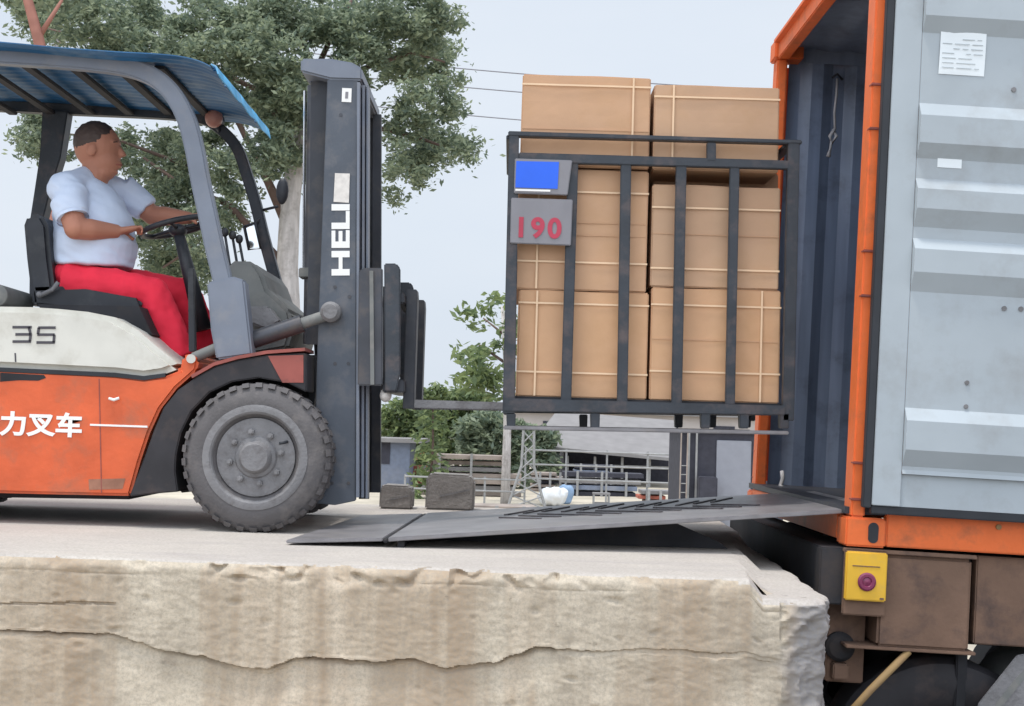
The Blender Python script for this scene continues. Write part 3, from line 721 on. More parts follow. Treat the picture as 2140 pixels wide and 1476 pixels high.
# squared digits, drawn as strokes
def squared(px0, px1, py0, py1, strokes, parent, name):
    mb = MB()
    for pts_ in strokes:
        P = [W(px0 + (px1-px0)*u, py1 + (py0-py1)*v, YN-0.015) for u, v in pts_]
        mb.ribbon([(p.x, p.z) for p in P], 0.0125, YN-0.0150, YN-0.0125)
    mb.build(name, M['char'], parent)
squared(26, 66, 684, 714, [[(0, 1), (1, 1)], [(0.85, 1), (0.95, 0.5), (0.9, 0)], [(0.15, 0.5), (0.95, 0.5)], [(0, 0), (0.95, 0)]], hood, 'digit_three')
squared(76, 116, 685, 716, [[(0.1, 1), (1, 1)], [(0.12, 1), (0.08, 0.55)], [(0.05, 0.53), (0.95, 0.53)], [(0.93, 0.53), (0.9, 0)], [(0, 0), (0.95, 0)]], hood, 'digit_five')
MB().pp([(30, 738), (33, 738), (34, 757), (31, 757)], YN-0.014, YN-0.011).build('scratch', M['char'], hood)
# floor plate and front cowl
MB().pp([(300, 775), (500, 775), (500, 785), (300, 790)], YN+0.28, YF-0.1).build('floor_plate', M['undercar'], fk)
MB().pp([(445, 575), (480, 545), (530, 546), (548, 572), (560, 605), (585, 628), (606, 650), (612, 690), (600, 730), (520, 744), (470, 735)], 6.98, 7.8).build('dashboard', M['dash'], fk, bevel=0.02)
MB().pp([(505, 640), (560, 640), (585, 672), (560, 690), (520, 676)], 6.86, 6.98).build('valve_block', M['rim'], fk, bevel=0.01)
lv = MB()
for k, (a, b) in enumerate(((470, 470), (486, 476), (500, 484))):
    lv.v = []; lv.f = []
    lv.tube([W(a+16, 590, 7.0+0.03*k), W(a, b+20, 7.0+0.03*k)], 0.007, 6).ell(W(a, b+16, 7.0+0.03*k), (0.02, 0.02, 0.024), 10, 7)
    lv.build('control_lever', M['black'], fk, smooth=True)
# fender arch
fp = [(640, 738), (560, 742), (500, 752), (450, 766), (410, 788), (372, 815), (342, 852), (322, 898), (302, 955), (270, 1038), (322, 1032), (372, 1028), (366, 985), (368, 950), (378, 905), (400, 860), (438, 820), (485, 798), (540, 790), (600, 800), (640, 820)]
MB().pp(fp, YN-0.03, YN+0.24).build('fender', M['fender'], fk, bevel=0.006)
MB().ribbon([(W(a, b, YN).x, W(a, b, YN).z) for a, b in ((404, 788), (450, 762), (500, 748), (560, 737), (640, 731))], 0.016, YN-0.04, YN+0.26).build('fender_edge', M['rustred'], fk)
MB().pp([(400, 785), (640, 742), (650, 1000), (380, 1030), (330, 960), (360, 850)], YN+0.262, YN+0.30).build('wheel_well', M['undercar'], fk)
MB().pp([(560, 744), (634, 742), (634, 800), (590, 800)], YN-0.034, YN-0.031).build('rusty_bracket', M['rustred'], fk)
MB().cyl(W(533, 957, 6.8), W(533, 957, 7.6), 0.12, 20)
# wheels
def fwheel(name, c, Rr=0.352, wd=0.24, lug=34, s=1):
    tp = [(0.165, 0.05), (0.195, 0.022), (0.205, 0.006), (0.225, 0.0), (0.26, -0.004), (0.29, 0.002), (0.315, 0.018), (0.333, 0.03), (0.347, 0.045), (0.347, wd-0.045), (0.333, wd-0.03), (0.29, wd), (0.205, wd), (0.18, wd-0.03)]
    k = Rr/0.352
    t = MB().lathe_y(c, [(r*k, y) for r, y in tp], 72)
    rim = MB().lathe_y(c, [(0.247*k, 0.0005), (0.247*k, -0.006), (0.236*k, -0.010), (0.215*k, -0.010), (0.206*k, -0.002), (0.199*k, 0.02), (0.192*k, 0.045), (0.186*k, 0.045), (0.184*k, 0.020), (0.165*k, 0.016), (0.10*k, 0.022), (0.092*k, 0.012), (0.078*k, 0.008), (0.070*k, -0.020), (0.062*k, -0.030), (0.0, -0.030)], 64)
    w = rim.build('wheel', M['rim'], fk, smooth=True, auto=30)
    t.build('tyre', M['rubber'], w, smooth=True, auto=30)
    lg = MB()
    for i in range(lug):
        for side in (0, 1):
            a = 2*math.pi*(i + 0.5*side)/lug
            Mx = Matrix.Translation(c) @ Matrix.Rotation(a, 4, 'Y')
            ya, yb2 = (0.012, wd*0.52) if side == 0 else (wd*0.48, wd-0.012)
            zz0, zz1 = 0.330*k, 0.3515*k
            vs = [Mx @ Vector(p) for p in ((-0.018, ya, zz0), (0.018, ya, zz0), (0.025, yb2, zz0), (-0.011, yb2, zz0), (-0.015, ya+0.018, zz1), (0.015, ya+0.018, zz1), (0.021, yb2, zz1), (-0.007, yb2, zz1))]
            lg.add(vs, [(0,3,2,1),(4,5,6,7),(0,1,5,4),(1,2,6,5),(2,3,7,6),(3,0,4,7)])
    lg.build('tread', M['rubber'], w)
    for i in range(8):
        a = 2*math.pi*i/8 + 0.2
        p = Vector(c) + Vector((0.122*k*math.cos(a), 0.02, 0.122*k*math.sin(a)))
        MB().tube([p, p + Vector((0, -0.022, 0)), p + Vector((0, -0.023, 0)), p + Vector((0, -0.034, 0))], [0.0155*k, 0.0145*k, 0.008*k, 0.008*k], 6).build('wheel_nut', M['rim'], w)
    a = R(28); p = Vector(c) + Vector((0.165*k*math.cos(a), 0.012, 0.165*k*math.sin(a)))
    MB().tube([p, p + Vector((-0.01, -0.03, -0.004)), p + Vector((-0.03, -0.04, -0.008))], 0.007, 8).build('valve', M['gasket'], w, smooth=True)
wc = W(533, 957, 6.5)
fwheel('front', Vector((wc.x, 6.5, 0.353)))
fwheel('front', Vector((wc.x, 7.62, 0.353)))
fwheel('rear', Vector((wc.x-1.75, 6.66, 0.28)), 0.28, 0.2); fwheel('rear', Vector((wc.x-1.75, 7.62, 0.28)), 0.28, 0.2)
MB().cyl((wc.x, 6.74, 0.353), (wc.x, 7.64, 0.353), 0.09, 20).build('axle', M['undercar'], fk, smooth=True, auto=35)

# overhead guard
def wp(pts_, Y): return [(W(a, b, Y).x, W(a, b, Y).z) for a, b in pts_]
def smoothpath(P, k=4):
    out = []
    for i in range(len(P)-1):
        p0 = Vector(P[max(0, i-1)]); p1 = Vector(P[i]); p2 = Vector(P[i+1]); p3 = Vector(P[min(len(P)-1, i+2)])
        for j in range(k):
            t = j/k
            out.append(0.5*((2*p1) + (p2-p0)*t + (2*p0-5*p1+4*p2-p3)*t*t + (3*p1-p0-3*p2+p3)*t**3))
    out.append(Vector(P[-1])); return out
gp = [(-620, 560), (-560, 300), (-520, 160), (-440, 112), (-300, 100), (-100, 106), (0, 113), (120, 121), (215, 130), (275, 141), (325, 163), (362, 199), (388, 250), (404, 310), (416, 375), (430, 440), (446, 515), (464, 590)]
MB().ribbon(smoothpath(wp(gp, YN)), 0.088, YN, YN+0.07).build('guard_leg', M['guard'], fk, bevel=0.008)
MB().ribbon(smoothpath(wp([(398, 196), (420, 300), (440, 400), (467, 520), (486, 592)], YN)), 0.012, YN-0.01, YN+0.075)
MB().pp([(432, 590), (488, 578), (510, 585), (527, 742), (452, 752), (440, 690)], YN-0.012, YN+0.10).build('leg_bracket', M['guard'], fk, bevel=0.01)
MB().cyl(W(405, 748, YN+0.05), W(452, 728, YN+0.05), 0.026, 14).build('side_step_tube', M['dash'], fk, smooth=True, auto=35)
Yg = 7.84
gf = [(-300, 215), (-60, 222), (150, 232), (330, 240), (420, 250), (462, 272), (498, 312), (520, 372), (538, 432), (556, 505), (588, 622)]
gfp = smoothpath(wp(gf, Yg))
MB().ribbon(gfp, 0.062, Yg-0.07, Yg).build('guard_leg', M['cage'], fk, bevel=0.008)
rl = MB().ribbon(wp([(122, 236), (112, 330), (96, 400), (84, 460), (82, 640)], 7.8), [0.145, 0.12, 0.09, 0.075, 0.075], 7.74, 7.84).build('guard_leg', M['cage'], fk, bevel=0.006)
for k in range(6):
    a = W(-150+95*k, 128 if k < 5 else 133, YN)
    MB().box(a.x-0.025, a.x+0.025, YN+0.071, Yg-0.071, a.z-0.008, a.z+0.012).build('roof_bar', M['undercar'], fk, bevel=0.004)
# roof sheet: a corrugated blue sheet bent down at the front
rpp = wp([(-620, 78), (-400, 76), (-200, 80), (0, 88), (120, 97), (240, 107), (320, 112), (375, 118), (415, 128), (440, 140)], 6.50)
rs = smoothpath([(p[0], p[1]) for p in rpp], 3)
NY = 97
def roofv(i, v):
    p = rs[i]; y = 6.50 + v*1.44
    c = 0.0045*math.sin(2*math.pi*y/0.082)
    wob = 0.010*noise.noise(Vector((p.x*2.0, y*2.2, 3)))
    j = 0.02*noise.noise(Vector((0, y*4, 9))) if i == len(rs)-1 else 0
    return Vector((p.x + j, y, p.y + c + wob))
mb = MB(); nR = len(rs)
for i in range(nR):
    for k in range(NY): mb.v.append(roofv(i, k/(NY-1)))
for i in range(nR):
    for k in range(NY): mb.v.append(roofv(i, k/(NY-1)) - Vector((0, 0, 0.005)))
off = nR*NY
for i in range(nR-1):
    for k in range(NY-1):
        a = i*NY+k; mb.f.append((a, a+NY, a+NY+1, a+1)); mb.f.append((off+a, off+a+1, off+a+NY+1, off+a+NY))
for i in range(nR-1):
    for k in (0, NY-1):
        a = i*NY+k; mb.f.append((a, off+a, off+a+NY, a+NY))
for k in range(NY-1):
    for i in (0, nR-1):
        a = i*NY+k; mb.f.append((a, a+1, off+a+1, off+a))
roof = mb.build('roof_sheet', M['blue'], fk, smooth=True, auto=60)
mb = MB()
for k in range(NY):
    y = 6.50 + 1.44*k/(NY-1); e = Vector((rs[-1].x, y, rs[-1].y + 0.008*noise.noise(Vector((1, y*2.2, 3))))); w2 = 0.004*math.sin(y*17) + 0.012*noise.noise(Vector((y*3, 2, 2)))
    hgt = 0.030 + 0.018*min(1, k/18)
    mb.v += [e + Vector((0.003, 0, 0.018+w2*0.5)), e + Vector((0.028, 0, 0.006+w2*0.3)), e + Vector((0.040, 0, -hgt+w2)), e + Vector((0.034, 0, -hgt+w2)), e + Vector((0.022, 0, 0.0)), e + Vector((0.0, 0, 0.010))]
for k in range(NY-1):
    for j in range(6):
        a = k*6+j; b = k*6+(j+1) % 6; mb.f.append((a, b, b+6, a+6))
mb.f.append(tuple(range(6))); mb.f.append(tuple(range((NY-1)*6, NY*6))[::-1])
mb.build('front_lip', M['bluelip'], roof, smooth=True, auto=50)
# lamp, mirror
lc = W(447, 247, 7.7)
lp = MB().ell(lc, (0.05, 0.05, 0.055), 18, 12).build('work_lamp', M['lampglass'], fk, smooth=True)
MB().lathe_y(lc + Vector((0, 0, 0)), [(0.0, 0.04), (0.04, 0.04), (0.045, 0.08), (0, 0.08)], 18).build('lamp_housing', M['dark'], lp, smooth=True, auto=35)
MB().tube([W(452, 262, 7.72), W(458, 275, 7.78)], 0.012, 8).build('lamp_stem', M['dark'], lp, smooth=True)
mr = MB(); mpts = [(510, 474), (533, 466), (545, 520), (520, 522)]
P = [W(a, b, 7.74) for a, b in mpts]; mr.tube(P + [P[0], P[1]], 0.008, 8)
mro = mr.build('mirror', M['dark'], fk, smooth=True)
MB().tube([W(533, 468, 7.74), W(548, 452, 7.80)], 0.008, 8).build('mirror_arm', M['dark'], mro, smooth=True)
MB().pp([(512, 477), (531, 470), (542, 517), (521, 519)], 7.75, 7.756, 7.75).build('mirror_glass', M['mirror'], mro)
mr = MB(); P = [W(a, b, 7.74) for a, b in [(566, 430), (590, 418), (600, 440), (580, 448)]]
MB().tube([W(546, 440, 7.8), W(580, 432, 7.7)], 0.008, 8).ell(W(590, 400, 7.66), (0.035, 0.02, 0.075), 12, 8).build('side_mirror', M['dark'], fk, smooth=True)

# seat
MB().pp([(56, 448), (84, 446), (98, 470), (104, 540), (112, 600), (100, 640), (66, 640), (54, 540), (48, 470)], 6.98, 7.42).build('seat_back', M['black'], fk, bevel=0.02)
MB().pp([(62, 600), (180, 596), (290, 616), (300, 640), (285, 664), (70, 640)], 6.96, 7.44).build('seat_cushion', M['black'], fk, bevel=0.02)
MB().pp([(80, 636), (290, 640), (318, 700), (200, 690), (90, 660)], 6.80, 7.55).build('seat_base', M['undercar'], fk)
MB().tube([W(84, 618, 6.93), W(110, 606, 6.93), W(122, 590, 6.93)], 0.012, 8).ell(W(82, 616, 6.93), (0.016, 0.016, 0.016), 10, 8).build('seat_lever', M['rim'], fk, smooth=True)
MB().lathe_y(W(-8, 617, 6.75), [(0.0, -0.01), (0.04, -0.01), (0.055, 0.0), (0.05, 0.4), (0, 0.4)], 20).build('air_intake', M['dash'], fk, smooth=True, auto=35)
# steering wheel
sc = W(372, 474, 7.22)
mb = MB(); n1, n2 = 36, 8
tl = Matrix.Translation(sc) @ Matrix.Rotation(R(-16), 4, 'Y')
ring = [tl @ Vector((0.19*math.cos(2*math.pi*i/n1), 0.19*math.sin(2*math.pi*i/n1), 0)) for i in range(n1)]
for i in range(n1):
    c = ring[i]; rad = (c - sc).normalized(); ax = tl.to_3x3() @ Vector((0, 0, 1))
    for k in range(n2):
        a = 2*math.pi*k/n2; mb.v.append(c + rad*0.015*math.cos(a) + ax*0.015*math.sin(a))
for i in range(n1):
    for k in range(n2): mb.f.append((i*n2+k, i*n2+(k+1) % n2, ((i+1) % n1)*n2+(k+1) % n2, ((i+1) % n1)*n2+k))
sw = mb.build('steering_wheel', M['black'], fk, smooth=True)
mb = MB().ell(sc - Vector((0, 0, 0.02)), (0.05, 0.05, 0.035), 14, 8)
for i in (3, 15, 27): mb.tube([sc - Vector((0, 0, 0.01)), ring[i]], 0.011, 6)
mb.build('wheel_spokes', M['black'], sw, smooth=True)
MB().tube([sc - Vector((0, 0, 0.02)), W(392, 560, 7.22), W(425, 690, 7.22)], [0.028, 0.035, 0.045], 12).build('steering_column', M['black'], fk, smooth=True)
MB().pp([(392, 560), (405, 560), (408, 735), (394, 735)], 6.82, 6.86).build('hand_rail', M['black'], fk, bevel=0.004)

# mast
mast = MB().pp([(684, 165), (748, 168), (745, 500), (743, 1047), (700, 1056), (655, 1052), (662, 760), (672, 500)], 6.76, 6.80).build('outer_mast', M['slate'], fk, bevel=0.004)
MB().pp([(650, 170), (684, 170), (672, 500), (664, 720), (640, 720), (646, 500)], 6.84, 6.86, 6.84).build('mast_web', M['dark'], mast)
MB().pp([(746, 172), (752, 172), (750, 560), (750, 1040), (744, 1040)], 6.745, 6.92).build('mast_flange', M['guard'], mast)
MB().pp([(684, 165), (748, 168), (745, 500), (743, 1047), (700, 1056), (655, 1052), (662, 760), (672, 500)], 7.60, 7.64, 6.76).build('far_mast', M['dark'], fk, bevel=0.004)
MB().pp([(757, 178), (762, 178), (760, 1040), (755, 1040)], 6.80, 6.90).build('inner_mast', M['guard'], fk)
MB().pp([(766, 178), (770, 178), (768, 1042), (764, 1042)], 6.83, 6.90).build('inner_mast', M['guard'], fk)
MB().pp([(752, 178), (771, 178), (769, 1044), (748, 1044)], 6.90, 6.93, 6.86).build('inner_mast', M['dark'], fk)
MB().pp([(752, 178), (771, 178), (769, 1044), (748, 1044)], 7.52, 7.56, 6.86).build('inner_mast', M['dark'], fk)
a = W(640, 130, 6.76); b = W(757, 150, 6.76)
cbm = MB().pp([(628, 122), (690, 122), (735, 130), (757, 142), (757, 168), (690, 166), (628, 150)], 6.75, 7.66).build('mast_cross_member', M['guard'], fk, bevel=0.01)
for py_ in (420, 640, 900):
    MB().pp([(672, py_), (700, py_), (700, py_+40), (672, py_+40)], 6.94, 7.58, 7.0).build('mast_cross_bar', M['dark'], fk, bevel=0.004)
for yc in (6.99, 7.40):
    MB().cyl(W(653, 180, 6.99)*1 + Vector((0, yc-6.99, 0)), W(644, 720, 6.99) + Vector((0, yc-6.99, 0)), 0.026, 14).build('lift_cylinder', M['grease'], fk, smooth=True, auto=35)
    MB().cyl(W(637, 190, 6.99) + Vector((0, yc-6.99, 0)), W(634, 560, 6.99) + Vector((0, yc-6.99, 0)), 0.007, 8).build('chrome_rod', M['chrome'], fk, smooth=True, auto=35)
MB().pp([(624, 560), (662, 558), (662, 578), (624, 580)], 6.94, 7.05, 6.94).build('hose_clamp', M['dash'], fk, bevel=0.004)
for k, ofs in enumerate((0, 6, 12)):
    MB().tube([W(655+ofs, 190, 7.1), W(650+ofs, 400, 7.12), W(652+ofs, 600, 7.1), W(662+ofs, 760, 7.1), W(655+ofs, 830, 7.15)], 0.009, 6).build('hose', M['dark'], fk, smooth=True)
for yc in (7.10, 7.30):
    mbc = MB(); A_ = W(700, 180, 6.97); B_ = W(690, 900, 6.97); nl = 90
    for i_ in range(nl):
        q_ = A_.lerp(B_, i_/nl); mbc.box(q_.x-0.008, q_.x+0.008, yc-0.010, yc+0.010, q_.z-0.012, q_.z+0.0005)
        q_ = A_.lerp(B_, (i_+0.5)/nl); mbc.box(q_.x-0.012, q_.x+0.012, yc-0.005, yc+0.005, q_.z-0.006, q_.z+0.006)
    mbc.build('lift_chain', M['grease'], fk)
for (px_, py_) in ((700, 600), (730, 620), (700, 760), (728, 760), (694, 1010), (728, 1010), (712, 240)):
    q_ = W(px_, py_, 6.757); MB().cyl(q_, q_ + Vector((0, 0.01, 0)), 0.009, 8).build('mast_bolt', M['grease'], mast)
# rear mast bracket
MB().pp([(612, 742), (660, 742), (660, 820), (648, 900), (612, 820)], 6.90, 6.93, 6.9).build('mast_foot_bracket', M['dark'], fk)
MB().pp([(655, 935), (662, 1048), (610, 1000)], 6.95, 7.5, 6.95).build('mast_foot', M['undercar'], fk)
# tilt cylinder
tc_ = MB().cyl(W(524, 712, 6.72), W(632, 676, 6.72), 0.043, 18).build('tilt_cylinder', M['grease'], fk, smooth=True, auto=35)
MB().cyl(W(630, 677, 6.72), W(678, 661, 6.72), 0.028, 14).build('cylinder_rod', M['dash'], tc_, smooth=True, auto=35)
MB().lathe_y(W(691, 652, 6.70), [(0.0, -0.03), (0.035, -0.03), (0.05, -0.01), (0.05, 0.06), (0, 0.06)], 20).build('cylinder_pin', M['rim'], tc_, smooth=True, auto=35)
# carriage
for y0_ in (6.70, 7.62):
    MB().pp([(750, 566), (760, 560), (799, 560), (799, 806), (747, 806), (748, 700)], y0_, y0_+0.05, 6.70).build('carriage_plate', M['grease'], fk, bevel=0.006)
    MB().pp([(802, 550), (828, 550), (836, 560), (836, 780), (828, 818), (804, 818)], y0_+0.01, y0_+0.04, 6.70).build('carriage_rib', M['cage'], fk, bevel=0.006)
MB().pp([(772, 566), (780, 566), (782, 804), (774, 804)], 6.685, 6.70).build('roller_strip', M['dash'], fk)
MB().pp([(830, 618), (850, 618), (850, 640), (830, 640)], 6.74, 7.66, 6.9).build('carriage_bar', M['dark'], fk, bevel=0.006)
MB().pp([(822, 790), (850, 797), (850, 822), (806, 822), (806, 800)], 6.74, 7.66, 6.9).build('carriage_bar', M['dark'], fk, bevel=0.006)
MB().ell(W(806, 826, 6.8), (0.03, 0.05, 0.035), 12, 8).build('roller', M['labelw'], fk, smooth=True)
zt = W(870, 834, 6.9).z
for yy in (6.86, 7.46):
    A = W(851, 606, 6.9); B = W(874, 606, 6.9); x_a, x_b = A.x, B.x
    MB().prism([(x_b+0.001, zt-0.004), (1.30, zt-0.004), (1.38, zt-0.012), (1.30, zt-0.030), (x_b+0.001, zt-0.046)], yy, yy+0.13).build('fork_blade', M['rim'], fk, bevel=0.003)
    mb = MB().prism([(x_a, A.z), (x_b-0.004, A.z), (x_b, A.z-0.04), (x_b, zt-0.050), (x_a, zt-0.050)], yy, yy+0.13)
    mb.build('fork', M['dark'], fk, bevel=0.004)
# lettering on the mast, reading upwards
uy = (W(690, 575, 6.76) - W(690, 365, 6.76)); upv = -uy.normalized(); xv = Vector((upv.x, 0, upv.z)); yv = Vector((-upv.z, 0, upv.x))
text('HELI', 0.118, 'mast_lettering', M['plain_white'], mast, W(729, 579, 6.7575), xv, yv, sx=1.58, bold=0.0042)
MB().pp([(700, 362), (731, 363), (729, 424), (697, 422)], 6.7545, 6.7575, 6.7545).build('sticker', M['labelw'], mast)
st = MB().pp([(715, 184), (735, 185), (734, 214), (714, 213)], 6.7565, 6.7585, 6.7565).build('sticker', M['plain_white'], mast)
MB().pp([(722, 192), (728, 192), (727, 206), (721, 206)], 6.755, 6.7565, 6.755).build('sticker_mark', M['sign_grey'], st)

# ------------------------------------------------------------------ driver
man = thing('person', 'driver in pale blue t-shirt and red trousers seated at the steering wheel', 'person', (W(190, 600, 7.2).x, 7.2, W(190, 600, 7.2).z))
def P3(px, py, Y): return W(px, py, Y)
bd = MB()
hc = P3(208, 316, 7.2)
_n0 = len(bd.v)
bd.ell(hc + Vector((-0.012, 0, 0.022)), (0.112, 0.088, 0.115), 24, 16)
bd.ell(hc + Vector((0.022, 0, -0.045)), (0.082, 0.070, 0.088), 20, 14)
bd.ell(hc + Vector((0.062, 0, -0.108)), (0.035, 0.038, 0.026), 14, 10)          # chin
bd.ell(hc + Vector((0.055, 0, -0.055)), (0.050, 0.055, 0.055), 14, 10)          # cheeks and mouth
bd.ell(hc + Vector((0.072, 0, 0.040)), (0.030, 0.060, 0.020), 14, 10)           # brow
bd.tube([hc + Vector((0.088, 0, 0.028)), hc + Vector((0.112, 0, -0.010)), hc + Vector((0.118, 0, -0.024))], [0.012, 0.016, 0.019], 10)   # nose
bd.ell(hc + Vector((0.096, 0, -0.058)), (0.018, 0.026, 0.009), 10, 8); bd.ell(hc + Vector((0.094, 0, -0.074)), (0.018, 0.024, 0.010), 10, 8)
for s_ in (-1, 1):
    bd.ell(hc + Vector((-0.012, s_*0.088, -0.010)), (0.024, 0.012, 0.034), 12, 10, Matrix.Rotation(0.15, 3, 'Y'))
bd.tube([hc + Vector((-0.015, 0, -0.06)), P3(200, 372, 7.2), P3(190, 400, 7.2)], [0.066, 0.068, 0.062], 16)
bd.ell(hc + Vector((0.03, 0, -0.115)), (0.055, 0.06, 0.04), 14, 10)
for _v in bd.v[_n0:]: _v.xyz = hc + (_v - hc)*1.07 if _v.z > hc.z - 0.11 else _v
bd.ell(P3(188, 440, 7.2), (0.11, 0.15, 0.12), 20, 14); bd.ell(P3(190, 510, 7.2), (0.13, 0.14, 0.13), 20, 14); bd.ell(P3(168, 575, 7.2), (0.13, 0.16, 0.07), 20, 14)
nsh, nel, nwr = P3(138, 408, 6.99), P3(158, 478, 6.93), P3(248, 484, 7.06)
fsh, fel, fwr = P3(262, 402, 7.40), P3(318, 450, 7.42), P3(398, 456, 7.33)
bd.tube([nsh, (nsh+nel)/2, nel], [0.062, 0.062, 0.056], 14); bd.ell(nel, (0.058, 0.058, 0.056), 14, 10)
bd.tube([nel, nel.lerp(nwr, 0.35), nwr], [0.055, 0.056, 0.034], 14)
bd.tube([fsh, (fsh+fel)/2, fel], [0.062, 0.060, 0.052], 14); bd.ell(fel, (0.054, 0.054, 0.052), 14, 10)
bd.tube([fel, fel.lerp(fwr, 0.35), fwr], [0.052, 0.052, 0.032], 14)
def hand(wr, grip, side):
    d = (grip - wr).normalized(); s0 = Vector((0, 1, 0)); s0 = (s0 - d*s0.dot(d)).normalized(); n0 = d.cross(s0)
    if n0.z < 0: n0 = -n0
    palm = wr + d*0.045
    for k in range(4):
        bd.tube([wr + s0*(k-1.5)*0.010, wr + d*0.085 + s0*(k-1.5)*0.021 + n0*0.008], [0.020, 0.0125], 10)
    for k, Lf in enumerate((0.80, 0.95, 0.90, 0.70)):
        b0 = wr + d*0.084 + s0*(k-1.5)*0.0215*1 + n0*0.008
        p1 = b0 + (d*0.93 + n0*0.1)*0.034*Lf; p2 = p1 + (d*0.25 - n0*0.95)*0.030*Lf; p3 = p2 + (-d*0.72 - n0*0.6)*0.022*Lf
        bd.tube([b0, p1, p2, p3], [0.0095, 0.0092, 0.0085, 0.0072], 8)
    t0 = wr + d*0.03 + s0*side*0.030; t1 = t0 + d*0.030 + s0*side*0.020 - n0*0.018; t2 = t1 + d*0.026 - n0*0.024 - s0*side*0.006
    bd.tube([t0, t1, t2], [0.013, 0.011, 0.009], 8)
gN = min(ring, key=lambda v: (v - P3(292, 484, 7.12)).length); gF = min(ring, key=lambda v: (v - P3(440, 456, 7.25)).length)
hand(nwr, gN + Vector((-0.0, 0, 0.012)), 1); hand(fwr, gF + Vector((0, 0, 0.012)), -1)
nhip, nkn, nan = P3(140, 590, 7.08), P3(318, 612, 7.04), P3(378, 750, 7.04)
fhip, fkn, fan = P3(170, 588, 7.32), P3(388, 615, 7.36), P3(436, 745, 7.38)
for h, k, a in ((nhip, nkn, nan), (fhip, fkn, fan)):
    bd.tube([h, h.lerp(k, 0.5), k], [0.085, 0.080, 0.060], 16); bd.ell(k, (0.06, 0.06, 0.06), 14, 10)
    bd.tube([k, k.lerp(a, 0.35), a], [0.055, 0.055, 0.036], 14)
    bd.tube([a, a + Vector((0.04, 0, -0.05)), a + Vector((0.15, 0, -0.06))], [0.036, 0.04, 0.028], 12)
body_o = remeshed(bd, 'body', M['skin'], man, 0.0055, 4)
# hair
hr = MB().ell(hc + Vector((-0.022, 0, 0.044))*1.07, (0.110*1.05, 0.091*1.06, 0.108*1.03), 28, 18)
ho = remeshed(hr, 'hair', M['hair'], man, 0.006, 2)
bm = bmesh.new(); bm.from_mesh(ho.data)
off = Vector(man.location)
for v in list(bm.verts):
    p = (v.co + off - hc)/1.07
    jj = 0.005*noise.noise(p*30); keep = p.z > 0.064 + jj + 0.10*max(0, p.x) or (p.x < -0.050 + jj and p.z > -0.055 + jj) or (p.x < 0.030 + jj and p.z > 0.012 + jj)
    if not keep: bm.verts.remove(v)
    else: v.co += Vector((0.003*noise.noise(p*60), 0.003*noise.noise(p*70), 0.004*noise.noise(p*65)))
bm.to_mesh(ho.data); bm.free()
for s_ in (-1, 1):
    e = MB().ell(hc + Vector((0.084, s_*0.034, 0.012)), (0.010, 0.012, 0.009), 10, 8).build('eye', M['char'], body_o, smooth=True)
for s_ in (-1, 1):
    MB().tube([hc + Vector((0.096, s_*0.018, 0.040)), hc + Vector((0.098, s_*0.036, 0.045)), hc + Vector((0.088, s_*0.058, 0.038))], [0.004, 0.0055, 0.003], 6).build('eyebrow', M['hair'], body_o, smooth=True)
MB().tube([hc + Vector((0.100, -0.034, -0.073)), hc + Vector((0.121, 0, -0.070)), hc + Vector((0.100, 0.034, -0.073))], [0.003, 0.0045, 0.003], 6).build('lips', mat('lip_brown', (0.30, 0.09, 0.07), 0.5), body_o, smooth=True)
# t-shirt
sh = MB()
sh.tube([P3(186, 372, 7.2), P3(180, 392, 7.2), P3(186, 430, 7.2), P3(193, 470, 7.2), P3(197, 510, 7.2), P3(194, 560, 7.2)], [0.085, 0.140, 0.182, 0.205, 0.220, 0.208], 28)
sh.ell(P3(140, 398, 7.04), (0.100, 0.115, 0.092), 18, 14); sh.ell(P3(238, 400, 7.36), (0.092, 0.10, 0.080), 18, 14)
sh.tube([P3(185, 366, 7.2), P3(140, 392, 7.0)], [0.055, 0.075], 14); sh.tube([P3(185, 368, 7.2), P3(240, 396, 7.38)], [0.055, 0.07], 14)
ndir = (nel - nsh)
sh.tube([nsh + Vector((0.02, 0.03, 0.03)), nsh.lerp(nel, 0.30), nsh.lerp(nel, 0.66)], [0.088, 0.092, 0.082], 18)
sh.tube([fsh + Vector((-0.02, -0.03, 0.02)), fsh.lerp(fel, 0.35), fsh.lerp(fel, 0.80)], [0.082, 0.082, 0.074], 18)
so = remeshed(sh, 'tshirt', M['cloth'], man, 0.008, 14)
_nn = [Vector(v.normal) for v in so.data.vertices]
for v, _n in zip(so.data.vertices, _nn):
    p = v.co
    v.co += _n*(0.009*noise.noise(Vector((p.x*6 + p.z*5, p.y*6, p.z*13))) + 0.006*noise.noise(Vector((p.x*16 + p.z*20, p.y*12, p.z*20))))
mb = MB().tube([P3(192, 364, 7.2), P3(187, 377, 7.2)], [0.084, 0.092], 20)
# sleeve hem ring
hm = nsh.lerp(nel, 0.665)
MB().tube([hm - ndir.normalized()*0.006, hm + ndir.normalized()*0.010], [0.083, 0.081], 22, cap=False).build('sleeve_hem', M['cloth'], so, smooth=True)
